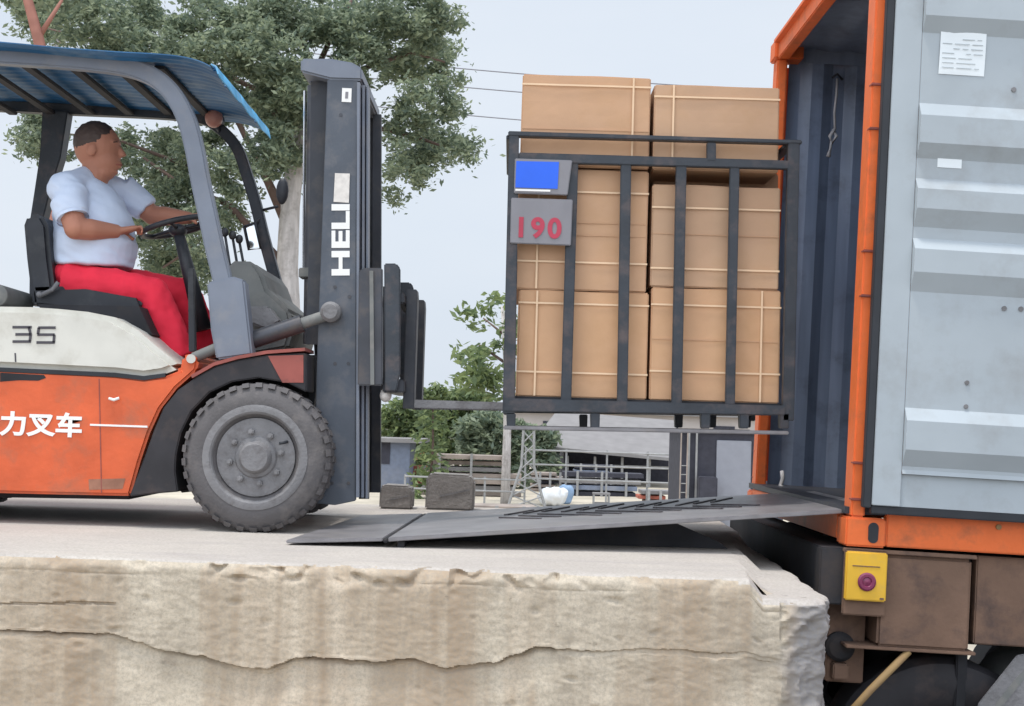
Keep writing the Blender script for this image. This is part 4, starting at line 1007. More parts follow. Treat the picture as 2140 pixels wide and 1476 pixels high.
# trousers
tr = MB()
tr.ell(P3(160, 580, 7.2), (0.155, 0.19, 0.085), 20, 14)
for h, k, a in ((nhip, nkn, nan), (fhip, fkn, fan)):
    tr.tube([h, h.lerp(k, 0.5), k], [0.105, 0.102, 0.082], 18); tr.ell(k, (0.084, 0.082, 0.082), 14, 10)
    tr.tube([k, k.lerp(a, 0.5), a], [0.082, 0.090, 0.080], 18)
to_ = remeshed(tr, 'trousers', M['trous'], man, 0.009, 6)
_nn = [Vector(v.normal) for v in to_.data.vertices]
for v, _n in zip(to_.data.vertices, _nn):
    p = v.co; v.co += _n*(0.009*noise.noise(Vector((p.x*14, p.y*8, p.z*8))) + 0.004*noise.noise(p*28))
for a in (nan, fan):
    s_ = MB().tube([a + Vector((-0.05, 0, -0.06)), a + Vector((0.03, 0, -0.05)), a + Vector((0.18, 0, -0.075))], [0.045, 0.05, 0.036], 14)
    s_.build('shoe', M['black'], man, smooth=True)

# ------------------------------------------------------------------ stillage cage with its plates
YC, YCB = 6.62, 7.72
cg = thing('stillage_cage', 'dark steel stillage cage with the number 190 plate, carried on the forks', 'cage', (0.6, 7.15, W(1300, 905, YC).z))
def bar(name, pts_, y0_, y1_, parent=cg, m='cage', Y=None, bevel=0.004):
    return MB().pp(pts_, y0_, y1_, Y or YC).build(name, M[m], parent, bevel=bevel)
for y0_, far in ((YC, 0), (YCB-0.05, 1)):
    bar('corner_post', [(1064, 277), (1085, 277), (1076, 865), (1050, 865)], y0_, y0_+0.05)
    bar('corner_post', [(1648, 296), (1672, 296), (1660, 880), (1636, 880)], y0_, y0_+0.05)
    bar('top_rail', [(1062, 274), (1676, 293), (1676, 301), (1062, 284)], y0_-0.004, y0_+0.054)
    bar('upper_rail', [(1084, 318), (1652, 335), (1651, 353), (1083, 338)], y0_+0.006, y0_+0.044)
    bar('base_beam', [(1054, 832), (1642, 848), (1641, 868), (1053, 860)], y0_-0.006, y0_+0.05)
    for (a, b, w_) in ((1198, 1183, 11), (1309, 1301, 11), (1425, 1415, 11), (1537, 1527, 10)):
        bar('upright', [(a-w_, 336), (a+w_, 336), (b+w_, 846), (b-w_, 846)], y0_+(0.012 if not far else 0.008), y0_+(0.042 if not far else 0.045))
    bar('upright_stub', [(1478, 297), (1497, 297), (1497, 336), (1478, 336)], y0_+0.004, y0_+0.04)
    for a in (1068, 1244, 1475, 1556, 1640):
        bar('foot', [(a-10, 864), (a+10, 864), (a+9, 896), (a-9, 896)], y0_, y0_+0.06)
    bar('runner', [(1052, 890), (1648, 901), (1648, 909), (1052, 898)], y0_-0.01, y0_+0.08, m='plate')
for px in (1068, 1652):
    for (ya_, yb_) in (((277, 287), (0, 0)),):
        A_ = W(px-10, 277 if px < 1300 else 296, YC); B_ = W(px+10, 287 if px < 1300 else 306, YC)
        MB().box(A_.x, B_.x, YC+0.055, YCB-0.055, B_.z, A_.z).build('cross_rail', M['cage'], cg, bevel=0.004)
zdk = W(1300, 822, YC).z
A_ = W(1076, 830, YC); B_ = W(1640, 848, YC)
MB().box(A_.x, B_.x, YC+0.055, YCB-0.055, zt+0.004, zt+0.026).build('deck', M['undercar'], cg)
for x_ in (0.25, 0.55, 0.85): MB().box(x_, x_+0.05, YC+0.051, YCB-0.051, zt-0.046, zt+0.0035)
b1 = bar('blue_sign', [(1076, 332), (1196, 336), (1186, 409), (1074, 405)], YC-0.012, YC+0.004, m='sign_grey')
bar('blue_panel', [(1079, 338), (1168, 340), (1165, 396), (1077, 393)], YC-0.015, YC-0.0125, parent=b1, m='sign_blue', Y=YC, bevel=0)
bar('panel_underline', [(1077, 396), (1150, 398), (1150, 402), (1077, 400)], YC-0.015, YC-0.0125, parent=b1, m='plain_white', Y=YC, bevel=0)
b2 = bar('number_plate', [(1068, 414), (1197, 418), (1193, 514), (1066, 509)], YC-0.012, YC+0.004, m='sign_grey')
dx_ = (W(1197, 500, YC) - W(1066, 496, YC)).normalized(); dz_ = Vector((-dx_.z, 0, dx_.x))
text('190', 0.132, 'stencil_digits', M['red'], b2, W(1074, 494, YC-0.0135), dx_, dz_, sx=1.0, bold=0.0045, space=1.22)
# stencil pink scuffs
# cartons
def carton(label, px0, px1, pyt, pyb, hs, vs, y0_=6.70, y1_=7.64, slope=0.0297, m='card', seams=(), zbot=None):
    A = W(px0, pyb, y0_); B = W(px1, pyb + (px1-px0)*slope, y0_); T = W(px0, pyt, y0_)
    x0_, x1_, z0, z1 = A.x, B.x, (A.z if zbot is None else zbot), T.z
    t = thing('cardboard_box', label, 'cardboard box', ((x0_+x1_)/2, (y0_+y1_)/2, z0), 'cardboard boxes stacked in the cage')
    nb = MB().box(x0_, x1_, y0_, y1_, z0, z1)
    o = nb.build('carton', M[m], t, bevel=0.006)
    me = o.data; bm = bmesh.new(); bm.from_mesh(me)
    bmesh.ops.subdivide_edges(bm, edges=[e for e in bm.edges if e.calc_length() > 0.1], cuts=6, use_grid_fill=True)
    for v in bm.verts:
        wv = v.co + Vector(t.location)
        if abs(v.co.y + t.location.y - y0_) < 0.002: v.co.y += 0.006*noise.noise(wv*4.3) - 0.001
        if abs(wv.z - z1) < 0.002: v.co.z += 0.004*noise.noise(wv*4)
    bm.to_mesh(me); bm.free()
    for h in hs:
        z = W(px0, h, y0_).z
        MB().box(x0_-0.002, x1_+0.002, y0_-0.0095, y0_-0.007, z-0.0045, z+0.0045).build('strap', M['strap'], t, bevel=0)
    for v_ in vs:
        x = W(v_, (pyt+pyb)/2, y0_).x
        MB().box(x-0.0045, x+0.0045, y0_-0.012, y0_-0.0096, z0+0.004, z1-0.004).build('strap', M['strap'], t, bevel=0)
    for s_ in seams:
        z = W(px0, s_, y0_).z
        MB().box(x0_+0.004, x1_-0.004, y0_-0.0055, y0_-0.0035, z-0.002, z+0.002).build('flap_seam', M['card'], t)
    return z1
zd = zt + 0.026
z1a = carton('strapped cardboard box at the bottom of the left stack', 1079, 1351, 605, 812, (632, 776), (1120, ), zbot=zd, m='card4')
carton('strapped cardboard box in the middle of the left stack, behind the number 190 plate', 1078, 1350, 350, 594, (398, 545), (1124,), seams=(488, 462), zbot=z1a+0.003)
carton('strapped cardboard box on top of the left stack, rising above the cage', 1087, 1356, 155, 346, (176, 330), (1322,), seams=(268,))
z1b = carton('strapped cardboard box at the bottom of the right stack', 1357, 1628, 600, 814, (636, 775), (1590,), seams=(708,), zbot=zd, m='card4')
carton('strapped cardboard box in the middle of the right stack', 1359, 1627, 385, 596, (433, 560), (), seams=(488,), zbot=z1b+0.003, m='card3', y1_=7.02)
carton('cardboard box set back in the shadow, seen over the middle box of the right stack', 1359, 1622, 356, 592, (), (), zbot=z1b+0.003, y0_=7.03, y1_=7.64)
carton('strapped cardboard box on top of the right stack, rising above the cage', 1364, 1626, 176, 354, (202,), (1406,), m='card3')

# ------------------------------------------------------------------ trees
M['bark'] = mat('pale_bark', (0.52, 0.49, 0.48), 0.9, var=0.2, scale=5, stretch=(3, 3, 0.5), dirt=(0.16, 0.13, 0.11), dscale=4, damt=0.7, bump=0.6, bscale=20)
M['branch'] = mat('dark_branch', (0.14, 0.095, 0.08), 0.9, var=0.2)
M['redbark'] = mat('reddish_bark', (0.33, 0.15, 0.115), 0.9, var=0.2)
def leafmat(name, a, b):
    m = bpy.data.materials.new(name); m.use_nodes = True; n = m.node_tree.nodes; l = m.node_tree.links; p = n['Principled BSDF']
    g_ = n.new('ShaderNodeNewGeometry'); c = n.new('ShaderNodeValToRGB')
    c.color_ramp.elements[0].color = a + (1,); c.color_ramp.elements[1].color = b + (1,)
    l.new(g_.outputs['Random Per Island'], c.inputs[0]); l.new(c.outputs[0], p.inputs['Base Color']); p.inputs['Roughness'].default_value = 0.55
    tr_ = n.new('ShaderNodeBsdfTranslucent'); l.new(c.outputs[0], tr_.inputs['Color'])
    mxs = n.new('ShaderNodeMixShader'); mxs.inputs[0].default_value = 0.5
    l.new(p.outputs[0], mxs.inputs[1]); l.new(tr_.outputs[0], mxs.inputs[2]); l.new(mxs.outputs[0], n['Material Output'].inputs['Surface'])
    return m
M['leaf'] = leafmat('muted_leaves', (0.13, 0.18, 0.135), (0.34, 0.39, 0.25))
M['leaf2'] = leafmat('yellow_green_leaves', (0.11, 0.16, 0.085), (0.26, 0.32, 0.13))  # leaf tones lightened to stand in for haze over the distant bushes
M['leaf3'] = leafmat('dark_leaves', (0.09, 0.12, 0.10), (0.17, 0.20, 0.15))
import numpy as np
class LB:
    def __init__(s, seed): s.q = []; s.r = np.random.default_rng(seed)
    def build(s, name, m, parent=None):
        q = np.concatenate(s.q).astype(np.float32); n = len(q)
        if parent is not None: q = q - np.array(parent.location, dtype=np.float32)
        me = bpy.data.meshes.new(name); me.vertices.add(n*4); me.loops.add(n*4); me.polygons.add(n)
        me.vertices.foreach_set('co', q.reshape(-1)); me.loops.foreach_set('vertex_index', np.arange(n*4, dtype=np.int32))
        me.polygons.foreach_set('loop_start', np.arange(0, n*4, 4, dtype=np.int32)); me.polygons.foreach_set('loop_total', np.full(n, 4, dtype=np.int32))
        me.update(calc_edges=True); me.materials.append(m)
        o = bpy.data.objects.new(name, me); COL.objects.link(o); o.parent = parent; return o
def leaves(lb, c, rad, n, size, rng=None):
    r = lb.r; d = r.normal(size=(n, 3)); d /= np.linalg.norm(d, axis=1)[:, None]; d *= (r.random((n, 1))**0.45)
    p = np.array(c)[None] + d*np.array(rad)[None]
    s_ = size*r.uniform(0.6, 1.35, (n, 1))
    a = r.normal(size=(n, 3)) * np.array((1, 1, 0.6)) - np.array((0, 0, 0.3)); a /= np.linalg.norm(a, axis=1)[:, None]
    b = np.cross(a, r.normal(size=(n, 3))); b /= np.linalg.norm(b, axis=1)[:, None]
    lb.q.append(np.stack([p - a*s_, p + b*s_*0.40 - a*s_*0.1, p + a*s_, p - b*s_*0.40 + a*s_*0.1], axis=1))
def tree(name, label, Y, trunk, limbs, blobs, leafm, size, dens, seed, group=None, barkm='bark', dy=1.3):
    rng = random.Random(seed)
    base = trunk[0]
    b0 = W(base[0], base[1], Y); gzz = ground_h(b0.x, Y)
    t = thing(name, label, 'tree', (b0.x, Y, gzz), group)
    pth = [Vector((b0.x, Y, gzz-0.1))] + [W(a, b, Y) for a, b, r in trunk]; rr = [trunk[0][2]*1.25] + [r for a, b, r in trunk]
    MB().tube(pth, rr, 14).build('trunk', M[barkm], t, smooth=True)
    for L in limbs:
        ydev = rng.uniform(-0.5, 0.5)
        MB().tube([W(a, b, Y + ydev*k/len(L)) for k, (a, b, r) in enumerate(L)], [r for a, b, r in L], 8).build('limb', M['branch' if barkm == 'bark' else barkm], t, smooth=True)
    mb = LB(seed)
    for (px, py, rx, ry) in blobs:
        c = W(px, py, Y + rng.uniform(-dy, dy)); kx = Y/FPX
        nsub = max(3, int(rx*ry/125))
        for _ in range(nsub):
            while True:
                u, v = rng.uniform(-1, 1), rng.uniform(-1, 1)
                if u*u+v*v < 1: break
            cc = c + Vector((u*rx*kx, rng.uniform(-0.6, 0.6)*dy*0.7, v*ry*kx)); rs_ = rng.uniform(9, 30)*kx
            leaves(mb, cc, (rs_*2.6, rs_*2.6, rs_*1.8), int(dens*0.16), size, rng)
            leaves(mb, cc, (rs_*1.25, rs_*1.25, rs_*0.85), int(dens*rng.uniform(0.5, 1.3)*(rs_/kx/18)**1.2), size, rng)
    mb.build('crown', M[leafm], t)
    return t
YT = 20
blobs = [(40, 20, 40, 30), (110, 40, 70, 60), (200, 60, 80, 70), (290, 40, 70, 50), (310, 120, 80, 50), (400, 140, 50, 40), (500, 40, 80, 50), (470, 120, 60, 50), (560, 110, 70, 60), (620, 40, 80, 60), (700, 60, 70, 60), (780, 50, 80, 60), (860, 60, 70, 60), (920, 50, 50, 50), (900, 130, 70, 40), (830, 130, 50, 40), (620, 180, 70, 60), (600, 260, 60, 60), (850, 260, 45, 45), (900, 220, 55, 40), (930, 300, 45, 40), (960, 325, 35, 22), (870, 340, 40, 35), (885, 385, 18, 18), (830, 330, 30, 40), (640, 320, 40, 50), (560, 200, 40, 50), (820, 410, 12, 16)]
blobs += [(330, 330, 70, 60), (400, 330, 40, 70), (300, 420, 40, 50), (370, 420, 60, 50), (345, 530, 60, 45), (380, 580, 60, 50), (270, 300, 40, 30), (490, 360, 35, 60), (480, 450, 35, 40), (430, 560, 30, 40)]
blobs += [(560, 300, 50, 70), (600, 170, 60, 60), (660, 250, 40, 60), (520, 200, 50, 60), (300, 480, 40, 40), (250, 350, 40, 40), (420, 480, 40, 40), (450, 300, 40, 50), (400, 60, 50, 40), (240, 120, 60, 40), (560, 30, 60, 40), (740, 130, 60, 40), (700, 200, 50, 50)]
blobs += [(75, 270, 45, 28), (70, 310, 20, 18), (110, 290, 40, 30)]
tree('broadleaf_tree', 'large leafy tree with a pale trunk behind the forklift', YT,
     [(606, 900, 0.20), (604, 700, 0.18), (600, 560, 0.16), (606, 430, 0.145), (618, 330, 0.13), (640, 240, 0.09), (660, 150, 0.06)],
     [[(606, 480, 0.09), (560, 380, 0.06), (500, 260, 0.04), (430, 150, 0.025)], [(618, 330, 0.07), (560, 200, 0.05), (500, 100, 0.03)], [(640, 240, 0.07), (740, 150, 0.045), (860, 110, 0.025), (930, 130, 0.015)],
      [(630, 300, 0.06), (760, 260, 0.045), (880, 290, 0.025), (950, 315, 0.015)], [(600, 560, 0.06), (480, 430, 0.045), (370, 380, 0.03), (300, 330, 0.02)], [(560, 200, 0.04), (400, 120, 0.03), (220, 90, 0.02), (100, 60, 0.012)],
      [(480, 430, 0.03), (400, 520, 0.025), (340, 560, 0.015)], [(400, 350, 0.03), (240, 290, 0.02), (80, 275, 0.012)], [(660, 150, 0.05), (700, 60, 0.03), (760, -40, 0.02)], [(660, 150, 0.05), (610, 40, 0.03), (560, -60, 0.02)]],
     blobs, 'leaf', 0.046, 95, 11)
tree('leaning_tree', 'slender tree with a bare reddish trunk rising behind the left end of the blue roof', 17,
     [(150, 900, 0.09), (120, 500, 0.085), (95, 150, 0.075), (80, 80, 0.07), (58, 0, 0.06), (40, -80, 0.05)], [[(80, 80, 0.04), (130, 0, 0.02)]],
     [(20, -20, 60, 30), (120, -10, 60, 40), (60, 10, 30, 20)], 'leaf', 0.055, 26, 5, barkm='redbark', dy=0.6)
tree('roadside_tree', 'young tree left of the cage with two leafy tiers and sky between them', 42,
     [(1060, 900, 0.12), (1058, 760, 0.09), (1050, 640, 0.05)], [[(1058, 760, 0.05), (1000, 720, 0.03)], [(1054, 700, 0.04), (1010, 665, 0.02)]],
     [(1010, 662, 45, 20), (1040, 640, 30, 22), (1000, 770, 40, 35), (1035, 790, 45, 40), (970, 740, 22, 12), (1040, 730, 25, 20), (1080, 700, 30, 40), (985, 800, 40, 20)], 'leaf2', 0.15, 18, 23, dy=1.2)
for i, (px, py, rx, ry, Y, lab, lm_) in enumerate((
    (860, 880, 62, 46, 54, 'low yellowish bush just right of the mast under the forks', 'leaf2'),
    (960, 862, 80, 48, 57, 'broad green bush seen below the forks', 'leaf2'),
    (1030, 905, 74, 42, 52, 'darker green bush beside the left foot of the cage', 'leaf'),
    (1120, 915, 45, 25, 55, 'small bush between the lattice mast and the grey shed', 'leaf'),
    (905, 820, 30, 16, 44, 'bright green shrub tip rising just above the forks', 'leaf2'),
    (1180, 905, 50, 18, 66, 'dark tree tops behind the grey shed roof', 'leaf3'))):
    rng = random.Random(100+i); c = W(px, py, Y); gz_ = ground_h(c.x, Y); kx = Y/FPX
    t = thing('bush', lab, 'bush', (c.x, Y, gz_), 'bushes behind the yard')
    MB().tube([(c.x, Y, gz_), (c.x+0.05, Y, (gz_+c.z)/2), (c.x, Y, c.z)], [0.05, 0.04, 0.02], 6).build('stem', M['branch'], t, smooth=True)
    mb = LB(300+i)
    for _ in range(int(rx*ry/16)):
        while True:
            u, v = rng.uniform(-1, 1), rng.uniform(-1, 1)
            if u*u+v*v < 1: break
        rs_ = rng.uniform(8, 16)*kx
        leaves(mb, c + Vector((u*rx*kx, rng.uniform(-1, 1)*rx*kx*0.5, v*ry*kx)), (rs_*1.3, rs_, rs_*0.8), 14, 0.055*Y/20, rng)
    # skirt of leaves down to the ground
    for _ in range(int(rx*2.2)):
        u = rng.uniform(-1.0, 1.0); zz = rng.uniform(gz_+0.05, c.z)
        leaves(mb, Vector((c.x+u*rx*kx, Y+rng.uniform(-0.5, 0.5), zz)), (0.35, 0.35, 0.25), 12, 0.06*Y/20, rng)
    mb.build('foliage', M[lm_], t)
# far wooded mass closing the horizon
rng = random.Random(77); mb = LB(77)
for i in range(520):
    x = rng.uniform(-95, 60); y = rng.uniform(105, 135); z = GY + rng.uniform(0, 2.6 + 1.2*noise.noise(Vector((x*0.06, 0, 0))))
    leaves(mb, (x, y, z), (1.6, 1.2, 0.9), 16, 0.42, rng)
tag(mb.build('far_woodland', M['leaf3']), 'dark far-off line of woodland closing the horizon behind the yard', 'woodland', kind='stuff')

# ------------------------------------------------------------------ the yard behind the dock
M['wareh'] = mat('warehouse_wall', (0.42, 0.38, 0.36), 0.8, var=0.1, scale=0.6)
M['roofgrey'] = mat('roof_grey', (0.215, 0.205, 0.205), 0.7, var=0.1, scale=2)
M['shed_dark'] = mat('shed_dark', (0.045, 0.045, 0.06), 0.8, var=0.2)
M['shed_blue'] = mat('shed_blue', (0.17, 0.20, 0.27), 0.6, var=0.12, dirt=(0.3, 0.3, 0.32), dscale=1, damt=0.5)
M['greydoor'] = mat('grey_door', (0.25, 0.26, 0.30), 0.55, var=0.06)
M['steelpost'] = mat('galvanised', (0.30, 0.30, 0.30), 0.55, 0.2, var=0.15)
M['brickred'] = mat('brick_red', (0.42, 0.13, 0.09), 0.85, var=0.3, scale=2)
M['timber'] = mat('grey_timber', (0.30, 0.25, 0.22), 0.85, var=0.25, scale=2)
M['bag'] = mat('bag_white', (0.72, 0.74, 0.76), 0.8, var=0.1)
M['bagblue'] = mat('bag_blue', (0.25, 0.36, 0.52), 0.8, var=0.1)
M['wire'] = mat('wire_grey', (0.22, 0.22, 0.25), 0.6, var=0.05)
def gb(px, Y, py=900): q = W(px, py, Y); return Vector((q.x, Y, ground_h(q.x, Y)))
# open shed
Y = 56; a = gb(1180, Y); b = gb(1424, Y)
t = thing('open_shed', 'long open-fronted shed with a pale grey roof under the cage', 'shed', a)
zt1 = W(1180, 876, Y).z; ze = W(1300, 948, Y).z
MB().add([(a.x-1.4, Y-0.6, ze+0.25), (b.x+0.2, Y-0.6, ze-0.15), (b.x+0.2, Y+4.5, zt1+0.1), (a.x-0.2, Y+4.5, zt1+0.35), (a.x-1.4, Y-0.6, ze+0.13), (b.x+0.2, Y-0.6, ze-0.27), (b.x+0.2, Y+4.5, zt1-0.02), (a.x-0.2, Y+4.5, zt1+0.2)],
         [(0,1,2,3),(7,6,5,4),(0,4,5,1),(1,5,6,2),(2,6,7,3),(3,7,4,0)]).build('roof', M['roofgrey'], t)
MB().box(a.x, b.x, Y+4.2, Y+4.3, a.z, zt1-0.05).build('back_wall', M['shed_dark'], t)
MB().box(a.x, a.x+0.1, Y, Y+4.2, a.z, ze+0.1).build('side_wall', M['shed_dark'], t)
for k in range(5):
    x = a.x + 0.15 + (b.x-a.x-0.3)*k/4
    MB().box(x-0.05, x+0.05, Y-0.05, Y+0.05, a.z-0.05, ze-0.16).build('post', M['steelpost'], t)
MB().box(a.x, b.x, Y-0.02, Y+0.02, ze-0.55, ze-0.47).build('tie_rail', M['steelpost'], t)
Y = 78; a = gb(1060, Y); b = gb(1700, Y); zt1 = W(1400, 858, Y).z
t = thing('warehouse', 'long pinkish-grey warehouse far behind the open shed', 'warehouse', a)
MB().box(a.x, b.x, Y, Y+8, a.z-0.1, zt1-0.3).build('wall', M['wareh'], t)
MB().box(a.x-0.3, b.x+0.3, Y-0.4, Y+8.4, zt1-0.299, zt1).build('roof', M['roofgrey'], t)
for k in range(5):
    x = a.x + 2 + k*3.2; MB().box(x, x+1.2, Y-0.04, Y-0.002, zt1-1.5, zt1-0.8).build('window', M['shed_dark'], t)
# dark cabin with grey door
Y = 30; a = gb(1426, Y); b = gb(1640, Y); zt1 = W(1430, 902, Y).z
t = thing('dark_cabin', 'dark cabin with a plain grey door panel beside the orange far post', 'cabin', a)
MB().box(a.x, b.x, Y, Y+2.4, a.z-0.05, zt1).build('wall', M['shed_dark'], t)
q1 = W(1498, 920, Y-0.03); q2 = W(1568, 1040, Y-0.03)
MB().box(q1.x, q2.x, Y-0.05, Y-0.002, a.z+0.02, q1.z).build('door', M['greydoor'], t, bevel=0.01)
q1 = W(1455, 995, Y); q2 = W(1492, 1030, Y)
MB().box(q1.x, q2.x, Y-0.5, Y-0.05, a.z, q1.z).build('meter_box', M['shed_dark'], t, bevel=0.02)
for px in (1440, 1456):
    q = W(px, 930, Y-0.12); MB().box(q.x-0.02, q.x+0.02, Y-0.14, Y-0.10, a.z, zt1).build('downpipe', M['steelpost'], t)
MB().box(a.x-0.05, b.x+0.05, Y-0.08, Y+2.5, zt1+0.001, zt1+0.06).build('roof', M['timber'], t)
# ladder next to the cabin
q = gb(1428, 29.5); t = thing('ladder', 'thin dark steel ladder leaning against the left side of the dark cabin', 'ladder', q)
for dxx in (0, 0.14): MB().tube([q + Vector((dxx-0.05, 0, 0)), q + Vector((dxx, 0.3, W(1428, 905, 29.5).z - q.z))], 0.016, 6).build('rail', M['timber'], t)
for k in range(9):
    h = 0.15 + k*0.19; MB().tube([q + Vector((-0.03+0.01*k*0.3, 0.03*k, h)), q + Vector((0.12+0.01*k*0.3, 0.03*k, h))], 0.010, 6).build('rung', M['steelpost'], t)
# blue sheds at the left
Y = 48; a = gb(700, Y); b = gb(858, Y); zt1 = W(830, 925, Y).z
t = thing('blue_shed', 'blue-grey shed with a pale roof right behind the mast', 'shed', a)
MB().box(a.x, b.x, Y, Y+3, a.z-0.05, zt1).build('wall', M['shed_blue'], t)
MB().box(a.x-0.1, b.x+0.5, Y-0.3, Y+3.2, zt1+0.002, zt1+0.14).build('roof', M['roofgrey'], t)
q = W(812, 950, Y); MB().box(q.x-0.25, q.x+0.05, Y-0.03, Y-0.002, a.z+0.9, a.z+1.7).build('window', M['shed_dark'], t)
Y = 62; a = gb(862, Y); b = gb(905, Y); zt1 = W(880, 938, Y).z
t = thing('small_blue_hut', 'small blue hut with a brick red front partly behind the bushes', 'hut', a)
MB().box(a.x, b.x, Y, Y+2, a.z-0.05, zt1).build('wall', M['shed_blue'], t)
MB().box(a.x-0.1, b.x+0.1, Y-0.2, Y+2.1, zt1+0.002, zt1+0.1).build('roof', M['timber'], t)
MB().box(a.x+0.2, a.x+0.75, Y-0.03, Y-0.002, a.z, a.z+1.5).build('door', M['brickred'], t)
# red brick stack and timber stacks
def stack(name, label, cat, px0, px1, Y, rows, hh, m, seed, group=None):
    rng = random.Random(seed); a = gb(px0, Y); b = gb(px1, Y)
    t = thing(name, label, cat, a, group)
    for k in range(rows):
        x = a.x + rng.uniform(-0.2, 0.2); e = b.x + rng.uniform(-0.3, 0.3)
        MB().box(x, e, Y + rng.uniform(-0.1, 0.2), Y+1.2, a.z + k*hh + 0.01, a.z + (k+1)*hh - hh*0.25).build('layer', M[m[k % len(m)]], t, bevel=0.01)
    for u in (0.15, 0.5, 0.85):
        x = a.x + (b.x-a.x)*u; MB().box(x, x+0.08, Y-0.22, Y-0.12, a.z, a.z+rows*hh).build('stake', M['steelpost'], t)
stack('timber_stack', 'wide stack of grey timber boards left of the lattice mast', 'timber stack', 890, 1080, 46, 7, 0.20, ['timber', 'roofgrey', 'timber'], 1)
stack('brick_stack', 'low stack of red bricks behind the small concrete block', 'brick stack', 795, 905, 50, 5, 0.17, ['brickred', 'brickred', 'timber'], 2)
stack('pipe_stack', 'low dark stack of pipes and frames in front of the open shed', 'pipe stack', 1185, 1330, 48, 4, 0.22, ['shed_dark', 'shed_blue', 'roofgrey'], 3)
stack('pallet_stack', 'stack of weathered pallets in front of the left end of the open shed', 'pallet stack', 1120, 1180, 50, 5, 0.14, ['timber', 'timber', 'shed_dark'], 4)
stack('timber_stack', 'narrow reddish and grey board pile on the sand beside the cabin', 'timber stack', 1345, 1415, 44, 3, 0.16, ['timber', 'brickred', 'roofgrey'], 6)
stack('pipe_stack', 'blue-grey frames piled behind the pale rails, left of the work table', 'pipe stack', 1200, 1290, 52, 5, 0.20, ['shed_blue', 'shed_dark', 'roofgrey'], 9)
stack('timber_stack', 'long low pile of boards right behind the larger concrete block', 'timber stack', 960, 1120, 34, 4, 0.12, ['timber', 'roofgrey', 'brickred'], 12)
# rail fences
def fence(label, px0, px1, Y, hts, npost, group):
    a = gb(px0, Y); b = gb(px1, Y); t = thing('rail_fence', label, 'fence', a, group)
    for k in range(npost):
        x = a.x + (b.x-a.x)*k/(npost-1); MB().box(x-0.03, x+0.03, Y-0.03, Y+0.03, a.z-0.05, a.z+hts[-1]+0.06).build('post', M['steelpost'], t)
    for h in hts: MB().tube([(a.x, Y-0.05, a.z+h), (b.x, Y-0.05, a.z+h-0.02)], 0.028, 6).build('rail', M['steelpost'], t)
fence('pale metal rail fence running from the lattice mast in front of the open shed', 1100, 1440, 44, (0.7, 1.15, 1.6), 5, 'yard fences')
fence('low pale metal rail fence in front of the timber stack', 850, 1100, 41, (0.45, 0.8), 4, 'yard fences')
# lattice mast
Y = 40; q = gb(1105, Y); t = thing('lattice_mast', 'small grey lattice mast standing left of the white bag', 'lattice mast', q)
zt1 = W(1090, 900, Y).z; hh = zt1 - q.z
for sx_ in (-1, 1):
    MB().tube([q + Vector((sx_*0.55, 0, 0)), q + Vector((sx_*0.18, 0, hh*0.55)), q + Vector((sx_*0.15, 0, hh))], 0.04, 6).build('leg', M['steelpost'], t)
for k in range(6):
    z0 = hh*k/6; z1 = hh*(k+1)/6; w0 = 0.55 - 0.37*min(1, k/3.3); w1 = 0.55 - 0.37*min(1, (k+1)/3.3)
    MB().tube([q + Vector((-w0, 0, z0)), q + Vector((w1, 0, z1))], 0.022, 5).build('brace', M['steelpost'], t)
    MB().tube([q + Vector((w0, 0.02, z0)), q + Vector((-w1, 0.02, z1))], 0.022, 5).build('brace', M['steelpost'], t)
# bags
def bag(label, px, Y, w, h, m, seed):
    q = gb(px, Y); o = MB().ell((0, 0, h*0.5), (w*0.5, w*0.4, h*0.56), 28, 18).build('bulk_bag', M[m], None, smooth=True, auto=30)
    for v in o.data.vertices:
        v.co = Vector((v.co.x*(1 + 0.25*noise.noise(v.co*2.5 + Vector((seed, 0, 0)))), v.co.y, max(0, v.co.z)*(1 + 0.22*noise.noise(v.co*2 + Vector((0, seed, 0))))))
    for v in o.data.vertices:
        c = v.co; k = (abs(c.x)/(w*0.5))**2.2; c.x *= 0.86 + 0.10*k; c.z = min(c.z, h*(0.86 + 0.12*noise.noise(Vector((c.x*6, c.y*6, seed))))); c += Vector((noise.noise(c*7 + Vector((seed, 0, 0))), noise.noise(c*8), 0.6*noise.noise(c*9)))*0.06*w
    o.location = q; tag(o, label, 'bulk bag', 'bulk bags in the yard')
bag('large white bulk bag slumped beside the lattice mast', 1160, 42, 0.95, 0.62, 'bag', 3)
bag('smaller pale blue bag leaning on the right of the white bag', 1186, 43, 0.50, 0.66, 'bagblue', 8)
bag('small white sack lying beyond the anti-slip bars of the ramp, in front of the fence', 1375, 38, 0.42, 0.36, 'bag', 5)
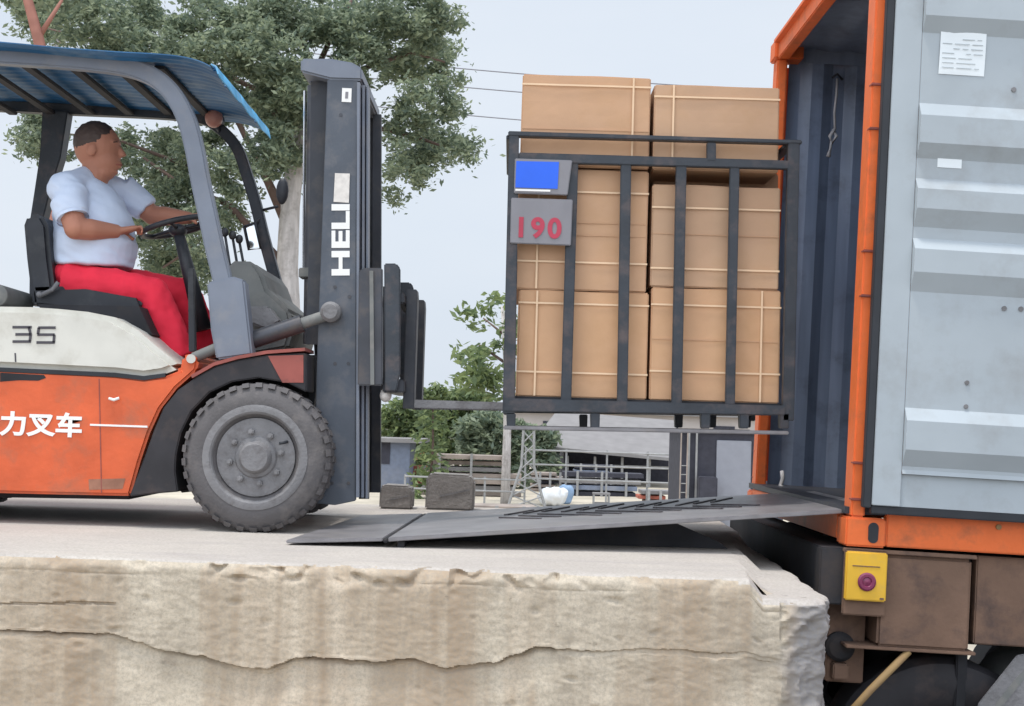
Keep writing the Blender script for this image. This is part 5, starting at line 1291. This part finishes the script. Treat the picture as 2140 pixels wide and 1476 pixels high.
# table in the yard
Y = 40; q = gb(1243, Y); t = thing('work_table', 'low pale work table standing in front of the shed', 'table', q)
MB().box(q.x, q.x+0.5, Y, Y+0.4, q.z+0.48, q.z+0.53).build('table_top', M['roofgrey'], t)
MB().box(q.x+0.02, q.x+0.48, Y+0.02, Y+0.38, q.z+0.22, q.z+0.25).build('shelf', M['roofgrey'], t)
for dx2 in (0.01, 0.45):
    for dy2 in (0.01, 0.35): MB().box(q.x+dx2, q.x+dx2+0.04, Y+dy2, Y+dy2+0.04, q.z, q.z+0.479).build('leg', M['steelpost'], t)
# power line
Y = 48
pA = gb(300, 60); pB = gb(1980, 42)
for pos, lab in ((Vector((pA.x-9, 60, ground_h(pA.x-9, 60))), 'utility pole on the far left carrying the wires'), (Vector((pB.x, 42, ground_h(pB.x, 42))), 'utility pole behind the container carrying the wires')):
    pass
def pole(pos, h, lab):
    t = thing('utility_pole', lab, 'utility pole', pos, 'utility poles')
    MB().tube([pos, pos + Vector((0, 0, h))], [0.16, 0.10], 10).build('shaft', M['roofgrey'], t, smooth=True)
    MB().box(pos.x-0.06, pos.x+0.06, pos.y-0.9, pos.y+0.9, pos.z+h-0.7, pos.z+h-0.58).build('crossarm', M['timber'], t)
PL = Vector((-17, 50, ground_h(-17, 50))); PR = Vector((16, 50, ground_h(16, 50)))
zw = [W(1020, 160, 50).z, W(1020, 187, 50).z, W(1020, 235, 50).z]
pole(PL, zw[0]+1.6-PL.z, 'concrete utility pole standing beyond the left edge behind the trees'); pole(PR, zw[0]+1.0-PR.z, 'concrete utility pole standing hidden behind the container')
for k, z in enumerate(zw):
    yk = 49.2 + 0.8*k; pth = []
    zL = z + 1.4; zR = z - 0.45
    xm = W(1020, 160, 50).x
    for i in range(41):
        u = i/40; x = -17 + 33*u; um = (xm+17)/33
        base = zL + (zR-zL)*u; sag = (zL + (zR-zL)*um - z)/(4*um*(1-um))
        pth.append((x, yk, base - sag*4*u*(1-u)))
    o = MB().tube(pth, 0.022, 5).build('overhead_wire', M['wire'], None, smooth=True)
    tag(o, ['topmost thin overhead wire crossing the sky left of the boxes', 'middle thin overhead wire crossing the sky left of the boxes', 'lowest thin overhead wire crossing the sky left of the boxes'][k], 'wire', 'overhead wires')
